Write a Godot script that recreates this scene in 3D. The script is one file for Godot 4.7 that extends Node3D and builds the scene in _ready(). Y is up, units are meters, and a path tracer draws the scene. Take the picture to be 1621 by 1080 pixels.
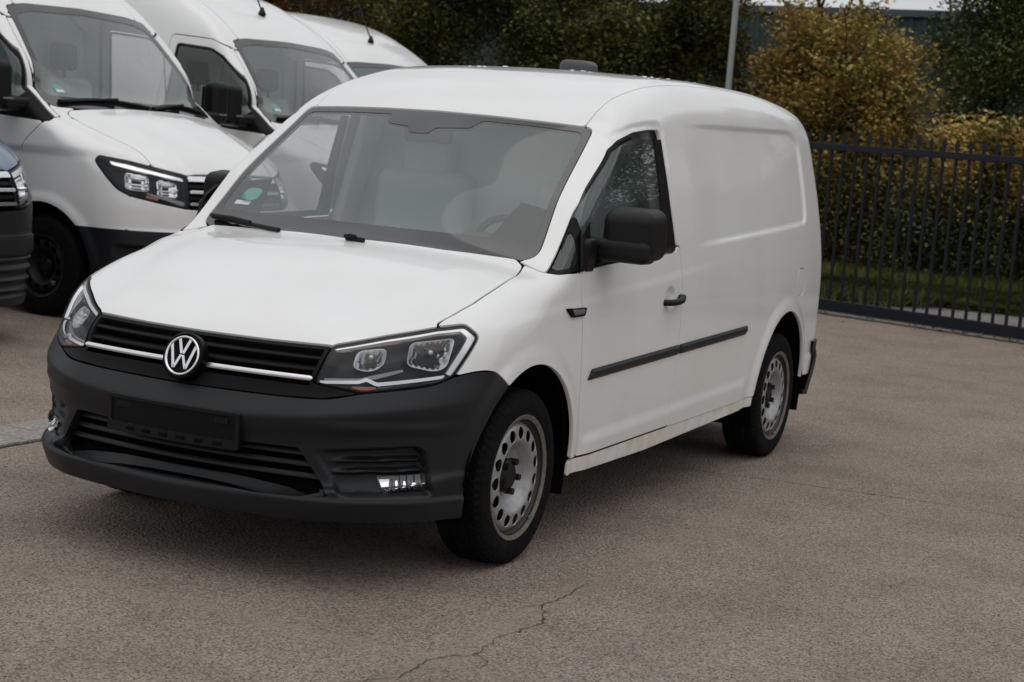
extends Node3D

# half of the gap left along every shut line of the bodywork
const GAP := 0.0026

enum {TOP, SIDE, CYL, REAR, FRONT, PILLAR}

var M := {}
var rng := RandomNumberGenerator.new()


# a smooth curve through given points, looked up fast
class Lut:
	var lo := 0.0
	var per := 1.0
	var last := 1.0
	var v := PackedFloat32Array()

	func _init(xs: Array, ys: Array, count := 1200) -> void:
		var n := xs.size()
		var m := []
		for i in n:
			if i == 0 or i == n - 1:
				var k := clampi(i, 0, n - 2) if i == 0 else n - 2
				m.append((ys[k + 1] - ys[k]) / (xs[k + 1] - xs[k]))
			else:
				var h0: float = xs[i] - xs[i - 1]
				var h1: float = xs[i + 1] - xs[i]
				var d0: float = (ys[i] - ys[i - 1]) / h0
				var d1: float = (ys[i + 1] - ys[i]) / h1
				m.append(0.0 if d0 * d1 <= 0.0 else 3.0 * (h0 + h1) / ((2.0 * h1 + h0) / d0 + (h1 + 2.0 * h0) / d1))
		lo = xs[0]
		per = (count - 1) / (xs[n - 1] - xs[0])
		last = count - 1.0001
		v.resize(count)
		var k := 0
		for c in count:
			var x: float = lo + c / per
			while k < n - 2 and x > xs[k + 1]:
				k += 1
			var h: float = xs[k + 1] - xs[k]
			var t := clampf((x - xs[k]) / h, 0.0, 1.0)
			var t2 := t * t
			var t3 := t2 * t
			v[c] = ys[k] * (2 * t3 - 3 * t2 + 1) + m[k] * h * (t3 - 2 * t2 + t) + ys[k + 1] * (3 * t2 - 2 * t3) + m[k + 1] * h * (t3 - t2)

	func at(x: float) -> float:
		var u := clampf((x - lo) * per, 0.0, last)
		var i := int(u)
		var a := v[i]
		return a + (v[i + 1] - a) * (u - i)


# the outer skin of a van as a field: negative inside
class Body:
	var width: Lut        # half width over height
	var top: Lut          # height of the centre line over length
	var slope: Lut        # what makes the height field a distance
	var nose: Lut         # length of the nose over height
	var bend: Lut         # how far the windscreen wraps
	var crown: Lut        # how far the top falls to the sides
	var round_top: Lut    # radius between top and side
	var front_from := 0.1
	var front_taper := 0.2
	var rear_from := -2.6
	var rear_taper := 0.035
	var plan_a := 0.25
	var plan_b := 1.2
	var plan_from := 0.45
	var round_front := 0.10
	var nose_shift := 0.0
	var rear_z := 3.935
	var rear_lean := 0.14
	var rear_bend := 0.15
	var round_rear := 0.16
	var arches := []      # Vector4(z, y, radius, flare)
	var crease := Vector4.ZERO  # height at z=0, slope, depth, fade
	var sill := Vector4.ZERO    # low, high, amount, -

	func finish() -> void:
		var xs := []
		var ys := []
		var n := 500
		for i in n:
			var z: float = top.lo + i / float(n - 1) * (top.last / top.per)
			var s := (top.at(z + 0.01) - top.at(z - 0.01)) / 0.02
			xs.append(z)
			ys.append(1.0 / sqrt(1.0 + s * s))
		slope = Lut.new(xs, ys)

	func arch(p: Vector3, k: int) -> float:
		var a: Vector4 = arches[k]
		var dz := p.z - a.x
		var dy := p.y - a.y
		return sqrt(dz * dz + dy * dy) - a.z + 0.03 * smoothstep(a.y - 0.02, a.y - 0.22, p.y)

	func f(p: Vector3) -> float:
		var x := absf(p.x)
		var y := p.y
		var z := p.z
		var w := width.at(y)
		if z > front_from:
			w -= front_taper * (z - front_from) * (z - front_from)
		elif z < rear_from:
			w -= rear_taper * (z - rear_from) * (z - rear_from)
		if x > 0.5:
			if crease.z != 0.0:
				var d := y - crease.x - crease.y * z
				w -= crease.z * smoothstep(0.0, crease.w, d) * smoothstep(-2.2, -1.3, z)
			if sill.z > 0.0:
				w += sill.z * (1.0 - smoothstep(0.0, 0.036, y - sill.x - sill.y * z)) * smoothstep(0.06, 0.2, arch(p, 0)) * smoothstep(0.06, 0.2, arch(p, 1))
			for a in arches:
				if a.w > 0.0:
					var dz: float = z - a.x
					var dy: float = y - a.y
					w += a.w * (1.0 - smoothstep(a.z + 0.012, a.z + 0.085, sqrt(dz * dz + dy * dy)))
		var zz := z + bend.at(z) * x * x
		var ft := (y - top.at(zz) + crown.at(z) * x * x) * slope.at(zz)
		var k := round_top.at(z)
		var fs := x - w
		var h := maxf(k - absf(fs - ft), 0.0)
		var s := maxf(fs, ft) + h * h / k * 0.25
		var b := maxf(x - plan_from, 0.0)
		var ff := (z - nose.at(y - nose_shift * x * x) + plan_a * x * x + plan_b * b * b) * 0.85
		h = maxf(round_front - absf(s - ff), 0.0)
		s = maxf(s, ff) + h * h / round_front * 0.25
		var fr := -z - rear_z + rear_bend * x * x + rear_lean * maxf(y - 0.9, 0.0) ** 1.5
		h = maxf(round_rear - absf(s - fr), 0.0)
		return maxf(s, fr) + h * h / round_rear * 0.25


# ------------------------------------------------------------------ sheets

static func grid_normals(P: PackedVector3Array, O: PackedVector3Array, na: int, nb: int) -> PackedVector3Array:
	var N := PackedVector3Array()
	N.resize(P.size())
	var w := nb + 1
	for i in na + 1:
		var i0 := maxi(i - 1, 0) * w
		var i1 := mini(i + 1, na) * w
		for j in nb + 1:
			var n := (P[i1 + j] - P[i0 + j]).cross(P[i * w + mini(j + 1, nb)] - P[i * w + maxi(j - 1, 0)])
			var k := i * w + j
			if n.length_squared() < 1e-20:
				N[k] = O[k]
				continue
			n = n.normalized()
			N[k] = -n if n.dot(O[k]) < 0.0 else n
	return N


# cuts a grid of points along R = 0 and keeps what is negative; lip turns the edge inwards
func sheet(P: PackedVector3Array, O: PackedVector3Array, R: PackedFloat32Array, na: int, nb: int, lip := 0.0) -> Array:
	var N := grid_normals(P, O, na, nb)
	var w := nb + 1
	var V := PackedVector3Array()
	var Q := PackedVector3Array()
	var I := PackedInt32Array()
	var at := PackedInt32Array()
	at.resize(P.size())
	at.fill(-1)
	var cut := {}
	var total := P.size()
	var poly := PackedInt32Array()
	var edge := PackedByteArray()
	for i in na:
		for j in nb:
			var k0 := i * w + j
			var c := [k0, k0 + w, k0 + w + 1, k0 + 1]
			var r := [R[c[0]], R[c[1]], R[c[2]], R[c[3]]]
			if r[0] > 0.0 and r[1] > 0.0 and r[2] > 0.0 and r[3] > 0.0:
				continue
			poly.clear()
			edge.clear()
			for k in 4:
				var a: int = c[k]
				var b: int = c[(k + 1) % 4]
				var ra: float = r[k]
				var rb: float = r[(k + 1) % 4]
				if ra <= 0.0:
					if at[a] < 0:
						at[a] = V.size()
						V.append(P[a])
						Q.append(N[a])
					poly.append(at[a])
					edge.append(0)
				if (ra <= 0.0) != (rb <= 0.0):
					var lo := mini(a, b)
					var key := lo * 2 + (1 if absi(a - b) == 1 else 0)
					if not cut.has(key):
						var t := clampf(ra / (ra - rb), 0.002, 0.998)
						cut[key] = V.size()
						V.append(P[a].lerp(P[b], t))
						Q.append(N[a].lerp(N[b], t).normalized())
					poly.append(cut[key])
					edge.append(1)
			var n := poly.size()
			for k in range(1, n - 1):
				var a := poly[0]
				var b := poly[k]
				var d := poly[k + 1]
				if (V[b] - V[a]).cross(V[d] - V[a]).dot(Q[a]) > 0.0:
					I.append(a); I.append(d); I.append(b)
				else:
					I.append(a); I.append(b); I.append(d)
			if lip > 0.0 and n > 2:
				var mid := (V[poly[0]] + V[poly[n / 2]]) * 0.5
				for k in n:
					var k1 := (k + 1) % n
					if edge[k] and edge[k1]:
						var a := V[poly[k]]
						var b := V[poly[k1]]
						if a.distance_squared_to(b) < 1e-10:
							continue
						var qa := Q[poly[k]]
						var qb := Q[poly[k1]]
						var side := (b - a).cross(qa + qb).normalized()
						if side.dot(mid - a) > 0.0:
							side = -side
						var v0 := V.size()
						V.append(a); V.append(b); V.append(b - qb * lip); V.append(a - qa * lip)
						Q.append((side + qa * 0.5).normalized()); Q.append((side + qb * 0.5).normalized()); Q.append(side); Q.append(side)
						if (b - a).cross(-qa).dot(side) > 0.0:
							I.append_array([v0, v0 + 2, v0 + 1, v0, v0 + 3, v0 + 2])
						else:
							I.append_array([v0, v0 + 1, v0 + 2, v0, v0 + 2, v0 + 3])
	return [V, Q, I]


# a piece of a body's skin: rays of one of the charts, cut to a region (p, a, b), pushed out by disp (p, a, b)
func skin(body: Body, kind: int, cx: float, cy: float, ra: Vector3, rb: Vector3, region: Callable, disp: Variant = null, lip := 0.016) -> Array:
	var na := maxi(2, int(ceil((ra.y - ra.x) / ra.z)))
	var nb := maxi(2, int(ceil((rb.y - rb.x) / rb.z)))
	var w := nb + 1
	var P := PackedVector3Array()
	var O := PackedVector3Array()
	var R := PackedFloat32Array()
	P.resize((na + 1) * w)
	O.resize(P.size())
	R.resize(P.size())
	var T := PackedFloat32Array()
	T.resize(P.size())
	var A := PackedFloat32Array()
	for i in na + 1:
		var a := lerpf(ra.x, ra.y, i / float(na))
		for j in nb + 1:
			var b := lerpf(rb.x, rb.y, j / float(nb))
			var o: Vector3
			var d: Vector3
			match kind:
				TOP:
					o = Vector3(a, 4, b)
					d = Vector3(0, -1, 0)
				SIDE:
					if b < cy:
						o = Vector3(cx + 2.1, b, a)
						d = Vector3(-1, 0, 0)
					else:
						var t := (b - cy) / 0.55
						d = Vector3(-cos(t), -sin(t), 0)
						o = Vector3(cx, cy, a) - d * 2.1
				CYL:
					d = Vector3(-sin(a), 0, -cos(a))
					o = Vector3(0, b, cy) - d * 2.8
				REAR:
					o = Vector3(a, b, -9)
					d = Vector3(0, 0, 1)
				PILLAR:
					d = Vector3(-0.66, -0.62, -0.42).normalized()
					o = Vector3(cx, cy, -0.5) - d * 1.0 + Vector3(-0.08, 0.56, -0.825).normalized() * a + Vector3(0.75, -0.51, -0.42).normalized() * b
				FRONT:
					o = Vector3(a, b, 4)
					d = Vector3(0, 0, -1)
			var k := i * w + j
			var t := 0.0
			var ok := false
			if j > 0 or i > 0:
				t = T[k - 1] if j > 0 else T[k - w]
				var s := body.f(o + d * t)
				var t1 := t + s
				for it in 6:
					var s1 := body.f(o + d * t1)
					if absf(s1) < 3e-5:
						ok = true
						break
					var g := (s1 - s) / (t1 - t) if absf(t1 - t) > 1e-7 else -1.0
					if g > -0.15:
						break
					t = t1
					s = s1
					t1 = t1 - clampf(s1 / g, -0.1, 0.1)
				if absf(t1 - (T[k - 1] if j > 0 else T[k - w])) > 0.2:
					ok = false
				t = t1
			var miss := false
			if not ok:
				t = 0.0
				miss = true
				for it in 900:
					var s := body.f(o + d * t)
					if s < 1e-4:
						miss = false
						break
					t += clampf(s * 0.55, 0.003, 0.06)
					if t > 7.0:
						break
				if miss:
					t = T[k - 1] if j > 0 else (T[k - w] if i > 0 else 2.0)
			T[k] = t
			var p := o + d * t
			P[k] = p
			O[k] = -d
			R[k] = 1.0 if miss else region.call(p, a, b)
	if disp != null:
		var N := grid_normals(P, O, na, nb)
		var D := PackedVector3Array()
		D.resize(P.size())
		for i in na + 1:
			var a := lerpf(ra.x, ra.y, i / float(na))
			for j in nb + 1:
				var k := i * w + j
				D[k] = P[k] + N[k] * disp.call(P[k], a, lerpf(rb.x, rb.y, j / float(nb)))
		P = D
	return sheet(P, O, R, na, nb, lip)


# any surface given by a function (a, b) -> point
func surf(fn: Callable, ra: Vector2, na: int, rb: Vector2, nb: int, out: Callable, region: Variant = null, lip := 0.0) -> Array:
	var P := PackedVector3Array()
	var O := PackedVector3Array()
	var R := PackedFloat32Array()
	for i in na + 1:
		for j in nb + 1:
			var a := lerpf(ra.x, ra.y, i / float(na))
			var b := lerpf(rb.x, rb.y, j / float(nb))
			var p: Vector3 = fn.call(a, b)
			P.append(p)
			O.append(out.call(p))
			R.append(-1.0 if region == null else region.call(p, a, b))
	return sheet(P, O, R, na, nb, lip)


static func mirrored(s: Array) -> Array:
	var V: PackedVector3Array = s[0].duplicate()
	var Q: PackedVector3Array = s[1].duplicate()
	var I: PackedInt32Array = s[2].duplicate()
	for k in V.size():
		V[k].x = -V[k].x
		Q[k].x = -Q[k].x
	for k in range(0, I.size(), 3):
		var t := I[k + 1]
		I[k + 1] = I[k + 2]
		I[k + 2] = t
	return [V, Q, I]


static func joined(list: Array) -> Array:
	var V := PackedVector3Array()
	var Q := PackedVector3Array()
	var I := PackedInt32Array()
	for s in list:
		var n := V.size()
		V.append_array(s[0])
		Q.append_array(s[1])
		for k in s[2]:
			I.append(k + n)
	return [V, Q, I]


static func moved(s: Array, t: Transform3D) -> Array:
	var V: PackedVector3Array = t * (s[0] as PackedVector3Array)
	var Q := PackedVector3Array()
	for q in s[1]:
		Q.append((t.basis * q).normalized())
	return [V, Q, s[2]]


func mesh_of(s: Array, mat: Material) -> ArrayMesh:
	var m := ArrayMesh.new()
	var a := []
	a.resize(Mesh.ARRAY_MAX)
	a[Mesh.ARRAY_VERTEX] = s[0]
	a[Mesh.ARRAY_NORMAL] = s[1]
	a[Mesh.ARRAY_INDEX] = s[2]
	m.add_surface_from_arrays(Mesh.PRIMITIVE_TRIANGLES, a)
	m.surface_set_material(0, mat)
	return m


func part(called: String, s: Array, mat: Material, parent: Node3D) -> MeshInstance3D:
	var o := MeshInstance3D.new()
	o.name = called
	if s[2].size() == 0:
		printerr("empty ", called)
		return o
	wind(s)
	o.mesh = mesh_of(s, mat)
	parent.add_child(o, true)
	number(o, called)
	return o


# turns triangles whose winding disagrees with their normals
static func wind(s: Array) -> void:
	var V: PackedVector3Array = s[0]
	var Q: PackedVector3Array = s[1]
	var I: PackedInt32Array = s[2]
	for k in range(0, I.size(), 3):
		var a := I[k]
		var b := I[k + 1]
		var c := I[k + 2]
		if (V[b] - V[a]).cross(V[c] - V[a]).dot(Q[a] + Q[b] + Q[c]) > 0.0:
			I[k + 1] = c
			I[k + 2] = b
	s[2] = I


# repeats get three-digit numbers among their siblings
var names := {}


func number(o: Node, called: String) -> void:
	var p := o.get_parent()
	var key := str(p.get_instance_id()) + called
	var n: int = names.get(key, 0)
	names[key] = n + 1
	o.name = called if n == 0 else "%s_%03d" % [called, n]


func both(called: String, s: Array, mat: Material, parent: Node3D) -> void:
	part(called, s, mat, parent)
	part(called, mirrored(s), mat, parent)


func thing(called: String, label: String, category: String, at: Vector3, turn := 0.0, group := "") -> Node3D:
	var o := Node3D.new()
	add_child(o)
	number(o, called)
	o.position = at
	o.rotation.y = turn
	o.set_meta("label", label)
	o.set_meta("category", category)
	if group:
		o.set_meta("group", group)
	return o


# ------------------------------------------------------------------ small shapes

static func poly_distance(q: PackedVector2Array, p: Vector2) -> float:
	var d := 1e9
	var inside := false
	var n := q.size()
	var b := q[n - 1]
	for i in n:
		var a := q[i]
		var e := b - a
		var v := p - a
		var t := clampf(v.dot(e) / maxf(e.length_squared(), 1e-12), 0.0, 1.0)
		d = minf(d, (v - e * t).length_squared())
		if (a.y > p.y) != (b.y > p.y) and p.x < (b.x - a.x) * (p.y - a.y) / (b.y - a.y) + a.x:
			inside = not inside
		b = a
	return -sqrt(d) if inside else sqrt(d)


# a polygon with its corners rounded
static func rounded(pts: Array, r: float, steps := 4) -> PackedVector2Array:
	var out := PackedVector2Array()
	var n := pts.size()
	for i in n:
		var p: Vector2 = pts[i]
		var a: Vector2 = pts[(i + n - 1) % n] - p
		var b: Vector2 = pts[(i + 1) % n] - p
		var ra := minf(r, a.length() * 0.45)
		var rb := minf(r, b.length() * 0.45)
		var pa := p + a.normalized() * ra
		var pb := p + b.normalized() * rb
		for k in steps + 1:
			var t := k / float(steps)
			out.append(pa.lerp(p, t).lerp(p.lerp(pb, t), t))
	return out


static func pts(flat: Array) -> Array:
	var out := []
	for i in range(0, flat.size(), 2):
		out.append(Vector2(flat[i], flat[i + 1]))
	return out


# a box with rounded edges
func soft_box(size: Vector3, r: float, at := Vector3.ZERO, seg := 3, basis := Basis.IDENTITY) -> Array:
	var list := []
	var h := size * 0.5
	r = minf(r, minf(h.x, minf(h.y, h.z)) * 0.999)
	var c := h - Vector3(r, r, r)
	for axis in 3:
		for s in [-1.0, 1.0]:
			var n := seg * 2 + 1
			var V := PackedVector3Array()
			var Q := PackedVector3Array()
			var I := PackedInt32Array()
			for i in n + 1:
				for j in n + 1:
					var u := _soft(i, seg, h[(axis + 1) % 3], r)
					var v := _soft(j, seg, h[(axis + 2) % 3], r)
					var p := Vector3.ZERO
					p[axis] = s * h[axis]
					p[(axis + 1) % 3] = u
					p[(axis + 2) % 3] = v
					var q := p.clamp(-c, c)
					var d := (p - q).normalized()
					V.append(q + d * r)
					Q.append(d)
			for i in n:
				for j in n:
					var k := i * (n + 1) + j
					if s > 0:
						I.append_array([k, k + n + 2, k + n + 1, k, k + 1, k + n + 2])
					else:
						I.append_array([k, k + n + 1, k + n + 2, k, k + n + 2, k + 1])
			list.append([V, Q, I])
	return moved(joined(list), Transform3D(basis, at))


static func _soft(i: int, seg: int, h: float, r: float) -> float:
	# seg steps inside the rounding at either end
	if i <= seg:
		return -h + r * (1.0 - tan((1.0 - i / float(seg)) * PI / 4.0))
	return h - r * (1.0 - tan(((i - seg - 1) / float(seg)) * PI / 4.0))


# a tube along points
func tube(path: Array, r: float, sides := 8, cap := true) -> Array:
	var V := PackedVector3Array()
	var Q := PackedVector3Array()
	var I := PackedInt32Array()
	var n := path.size()
	var up := Vector3.UP
	for i in n:
		var t: Vector3 = (path[mini(i + 1, n - 1)] - path[maxi(i - 1, 0)]).normalized()
		if absf(t.dot(up)) > 0.95:
			up = Vector3.RIGHT if absf(t.x) < 0.9 else Vector3.BACK
		var x := up.cross(t).normalized()
		var y := t.cross(x)
		for k in sides + 1:
			var d := x * cos(TAU * k / sides) + y * sin(TAU * k / sides)
			V.append(path[i] + d * r)
			Q.append(d)
	for i in n - 1:
		for k in sides:
			var a := i * (sides + 1) + k
			var b := a + sides + 1
			I.append_array([a, a + 1, b + 1, a, b + 1, b])
	if cap:
		for e in [0, n - 1]:
			var t: Vector3 = (path[0] - path[1]).normalized() if e == 0 else (path[n - 1] - path[n - 2]).normalized()
			var c := V.size()
			V.append(path[e])
			Q.append(t)
			for k in sides + 1:
				V.append(V[e * (sides + 1) + k])
				Q.append(t)
			for k in sides:
				if e == 0:
					I.append_array([c, c + 2 + k, c + 1 + k])
				else:
					I.append_array([c, c + 1 + k, c + 2 + k])
	return [V, Q, I]


# turned about the x axis: profile points are (x, radius)
func lathe(profile: Array, sides := 48, bump: Variant = null, smooth := true) -> Array:
	var n := profile.size()
	var fn := func(a: float, b: float) -> Vector3:
		var i := clampi(int(b), 0, n - 2)
		var p: Vector2 = (profile[i] as Vector2).lerp(profile[i + 1], b - i)
		if bump != null:
			p += bump.call(a, p)
		return Vector3(p.x, p.y * cos(a), p.y * sin(a))
	var V := PackedVector3Array()
	var Q := PackedVector3Array()
	var I := PackedInt32Array()
	var P := PackedVector3Array()
	for i in sides + 1:
		for j in n:
			P.append(fn.call(TAU * i / sides, j))
	for i in sides + 1:
		for j in n:
			var ia := (i - 1 if i > 0 else sides - 1) * n
			var ib := (i + 1 if i < sides else 1) * n
			var d := (P[ib + j] - P[ia + j]).cross(P[i * n + mini(j + 1, n - 1)] - P[i * n + maxi(j - 1, 0)])
			V.append(P[i * n + j])
			Q.append(d.normalized() if d.length_squared() > 1e-18 else Vector3.RIGHT)
	for i in sides:
		for j in n - 1:
			var a := i * n + j
			var b := a + n
			I.append_array([a, b + 1, b, a, a + 1, b + 1])
	return [V, Q, I]


func box(size: Vector3, at: Vector3, basis := Basis.IDENTITY) -> Array:
	return soft_box(size, minf(0.003, minf(size.x, minf(size.y, size.z)) * 0.2), at, 1, basis)


# a flat outline with thickness: outline in (x, y), extruded to z = depth, then placed
func slab(outline: PackedVector2Array, depth: float, place := Transform3D.IDENTITY) -> Array:
	var V := PackedVector3Array()
	var Q := PackedVector3Array()
	var I := PackedInt32Array()
	var tri := Geometry2D.triangulate_polygon(outline)
	for face in 2:
		var n := V.size()
		for p in outline:
			V.append(Vector3(p.x, p.y, depth * face))
			Q.append(Vector3(0, 0, 1 if face else -1))
		for k in range(0, tri.size(), 3):
			var a := outline[tri[k]]
			var b := outline[tri[k + 1]]
			var c := outline[tri[k + 2]]
			var ccw := (b - a).cross(c - a) > 0.0
			if ccw == (face == 1):
				I.append_array([n + tri[k], n + tri[k + 2], n + tri[k + 1]])
			else:
				I.append_array([n + tri[k], n + tri[k + 1], n + tri[k + 2]])
	var area := 0.0
	for i in outline.size():
		area += outline[i].cross(outline[(i + 1) % outline.size()])
	for i in outline.size():
		var a := outline[i]
		var b := outline[(i + 1) % outline.size()]
		var e := (b - a).normalized()
		var q := Vector3(e.y, -e.x, 0) * signf(area)
		var n := V.size()
		V.append_array([Vector3(a.x, a.y, 0), Vector3(b.x, b.y, 0), Vector3(b.x, b.y, depth), Vector3(a.x, a.y, depth)])
		for k in 4:
			Q.append(q)
		if area > 0.0:
			I.append_array([n, n + 2, n + 1, n, n + 3, n + 2])
		else:
			I.append_array([n, n + 1, n + 2, n, n + 2, n + 3])
	return moved([V, Q, I], place)


# ------------------------------------------------------------------ materials

func mat(called: String, c: Color, rough: float, metal := 0.0, spec := 0.5) -> StandardMaterial3D:
	var m := StandardMaterial3D.new()
	m.resource_name = called
	m.albedo_color = c.linear_to_srgb()
	m.roughness = rough
	m.metallic = metal
	m.metallic_specular = spec
	M[called] = m
	return m


func grey(v: float) -> Color:
	return Color(v, v, v)


func noise_map(freq: float, ramp: Gradient, size := 512, octaves := 4, kind := FastNoiseLite.TYPE_SIMPLEX_SMOOTH, sd := 1, bump := 0.0) -> NoiseTexture2D:
	var t := NoiseTexture2D.new()
	var n := FastNoiseLite.new()
	n.seed = sd
	n.noise_type = kind
	n.frequency = freq
	n.fractal_octaves = octaves
	t.noise = n
	t.width = size
	t.height = size
	t.seamless = true
	t.generate_mipmaps = false
	if ramp:
		t.color_ramp = ramp
	if bump > 0.0:
		t.as_normal_map = true
		t.bump_strength = bump
	return t


func ramp(stops: Array) -> Gradient:
	var g := Gradient.new()
	g.offsets = PackedFloat32Array(stops.map(func(s): return s[0]))
	g.colors = PackedColorArray(stops.map(func(s): return s[1]))
	return g


func tri(m: StandardMaterial3D, scale: float, world := false) -> void:
	m.uv1_triplanar = true
	m.uv1_world_triplanar = world
	m.uv1_scale = Vector3(scale, scale, scale)


func make_materials() -> void:
	var m := mat("white_paint", Color(0.80, 0.80, 0.79), 0.42, 0.0, 0.5)
	m.clearcoat_enabled = true
	m.clearcoat = 0.9
	m.clearcoat_roughness = 0.06
	# road film: a faint unevenness of the white
	m.albedo_texture = noise_map(0.006, ramp([[0.2, Color(0.985, 0.982, 0.977)], [0.7, Color(1, 1, 1)]]), 512, 5, FastNoiseLite.TYPE_SIMPLEX_SMOOTH, 4)
	tri(m, 0.6)
	m = mat("sill_paint", Color(0.78, 0.765, 0.725), 0.45)
	m.albedo_texture = noise_map(0.02, ramp([[0.2, Color(0.93, 0.91, 0.87)], [0.75, Color(1, 1, 1)]]), 512, 5, FastNoiseLite.TYPE_SIMPLEX_SMOOTH, 5)
	tri(m, 0.8)
	m = mat("blue_paint", Color(0.018, 0.07, 0.17), 0.4)
	m.clearcoat_enabled = true
	m.clearcoat = 0.9
	m.clearcoat_roughness = 0.06
	m = mat("grey_plastic", Color(0.0085, 0.0096, 0.0118), 0.46, 0.0, 0.42)
	m.normal_enabled = true
	m.normal_texture = noise_map(0.12, null, 256, 2, FastNoiseLite.TYPE_CELLULAR, 6, 2.0)
	m.normal_scale = 0.12
	tri(m, 9.0)
	mat("black_plastic", grey(0.006), 0.5, 0.0, 0.35)
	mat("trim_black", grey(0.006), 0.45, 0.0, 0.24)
	mat("gloss_black", grey(0.004), 0.3, 0.0, 0.2)
	mat("frit", Color(0.014, 0.014, 0.015), 0.06, 0.0, 0.72)
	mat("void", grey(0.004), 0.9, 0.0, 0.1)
	m = mat("rubber", grey(0.0085), 0.8, 0.0, 0.22)
	m.albedo_texture = noise_map(0.03, ramp([[0.3, grey(0.72)], [0.7, grey(1.0)]]), 256, 4, FastNoiseLite.TYPE_SIMPLEX_SMOOTH, 8)
	tri(m, 4.0)
	m = mat("wheel_paint", Color(0.345, 0.35, 0.36), 0.38, 0.4)
	m.albedo_texture = noise_map(0.02, ramp([[0.2, Color(0.9, 0.88, 0.85)], [0.6, Color(1, 1, 1)]]), 256, 4, FastNoiseLite.TYPE_SIMPLEX_SMOOTH, 9)
	tri(m, 5.0)
	m = mat("wheel_dirty", Color(0.20, 0.185, 0.165), 0.5, 0.3)
	m.albedo_texture = noise_map(0.04, ramp([[0.2, Color(0.8, 0.76, 0.72)], [0.8, Color(1, 1, 1)]]), 256, 4, FastNoiseLite.TYPE_SIMPLEX_SMOOTH, 10)
	tri(m, 4.0)
	mat("barrel_dark", Color(0.028, 0.024, 0.02), 0.6)
	mat("wheel_black", grey(0.009), 0.5, 0.0, 0.35)
	mat("chrome", Color(0.86, 0.86, 0.87), 0.13, 1.0)
	mat("satin_chrome", Color(0.78, 0.78, 0.79), 0.26, 1.0)
	mat("reflector", Color(0.78, 0.80, 0.82), 0.12, 1.0)
	mat("lamp_reflector", Color(0.24, 0.25, 0.26), 0.16, 1.0)
	mat("fog_reflector", Color(0.10, 0.10, 0.105), 0.2, 1.0)
	mat("lamp_house", Color(0.012, 0.014, 0.016), 0.4, 0.0, 0.3)
	mat("lamp_grey", Color(0.20, 0.21, 0.22), 0.3, 0.5)
	mat("lamp_bright", Color(0.60, 0.61, 0.62), 0.22, 0.9)
	mat("amber", Color(0.30, 0.07, 0.03), 0.2)
	mat("lamp_red", Color(0.35, 0.012, 0.012), 0.12)
	mat("bulb_glass", Color(0.5, 0.5, 0.5), 0.05, 0.6)
	mat("interior_grey", Color(0.56, 0.67, 0.65), 0.8, 0.0, 0.2)
	mat("seat_cloth", Color(0.45, 0.54, 0.525), 0.9, 0.0, 0.2)
	mat("interior_dark", Color(0.035, 0.037, 0.038), 0.8, 0.0, 0.2)
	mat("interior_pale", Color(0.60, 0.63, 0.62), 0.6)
	mat("interior_light", Color(0.62, 0.66, 0.65), 0.8, 0.0, 0.2)
	mat("sticker_green", Color(0.03, 0.24, 0.20), 0.4)
	mat("sticker_white", Color(0.62, 0.66, 0.66), 0.4)
	mat("brown_sensor", Color(0.06, 0.06, 0.062), 0.5)
	mat("pad_grey", grey(0.009), 0.6, 0.0, 0.3)
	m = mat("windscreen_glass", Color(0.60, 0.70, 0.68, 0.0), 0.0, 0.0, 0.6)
	m.albedo_color.a = 0.13  # pale film painted in for the veil of reflected sky
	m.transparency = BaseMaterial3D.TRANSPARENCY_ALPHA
	m = mat("side_glass", Color(0.03, 0.045, 0.04, 0.0), 0.0, 0.0, 0.7)
	m.albedo_color.a = 0.5
	m.transparency = BaseMaterial3D.TRANSPARENCY_ALPHA
	m = mat("lamp_glass", Color(0.6, 0.62, 0.64, 0.0), 0.0, 0.0, 0.34)
	m.albedo_color.a = 0.004
	m.transparency = BaseMaterial3D.TRANSPARENCY_ALPHA


# ------------------------------------------------------------------ the small white van

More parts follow.
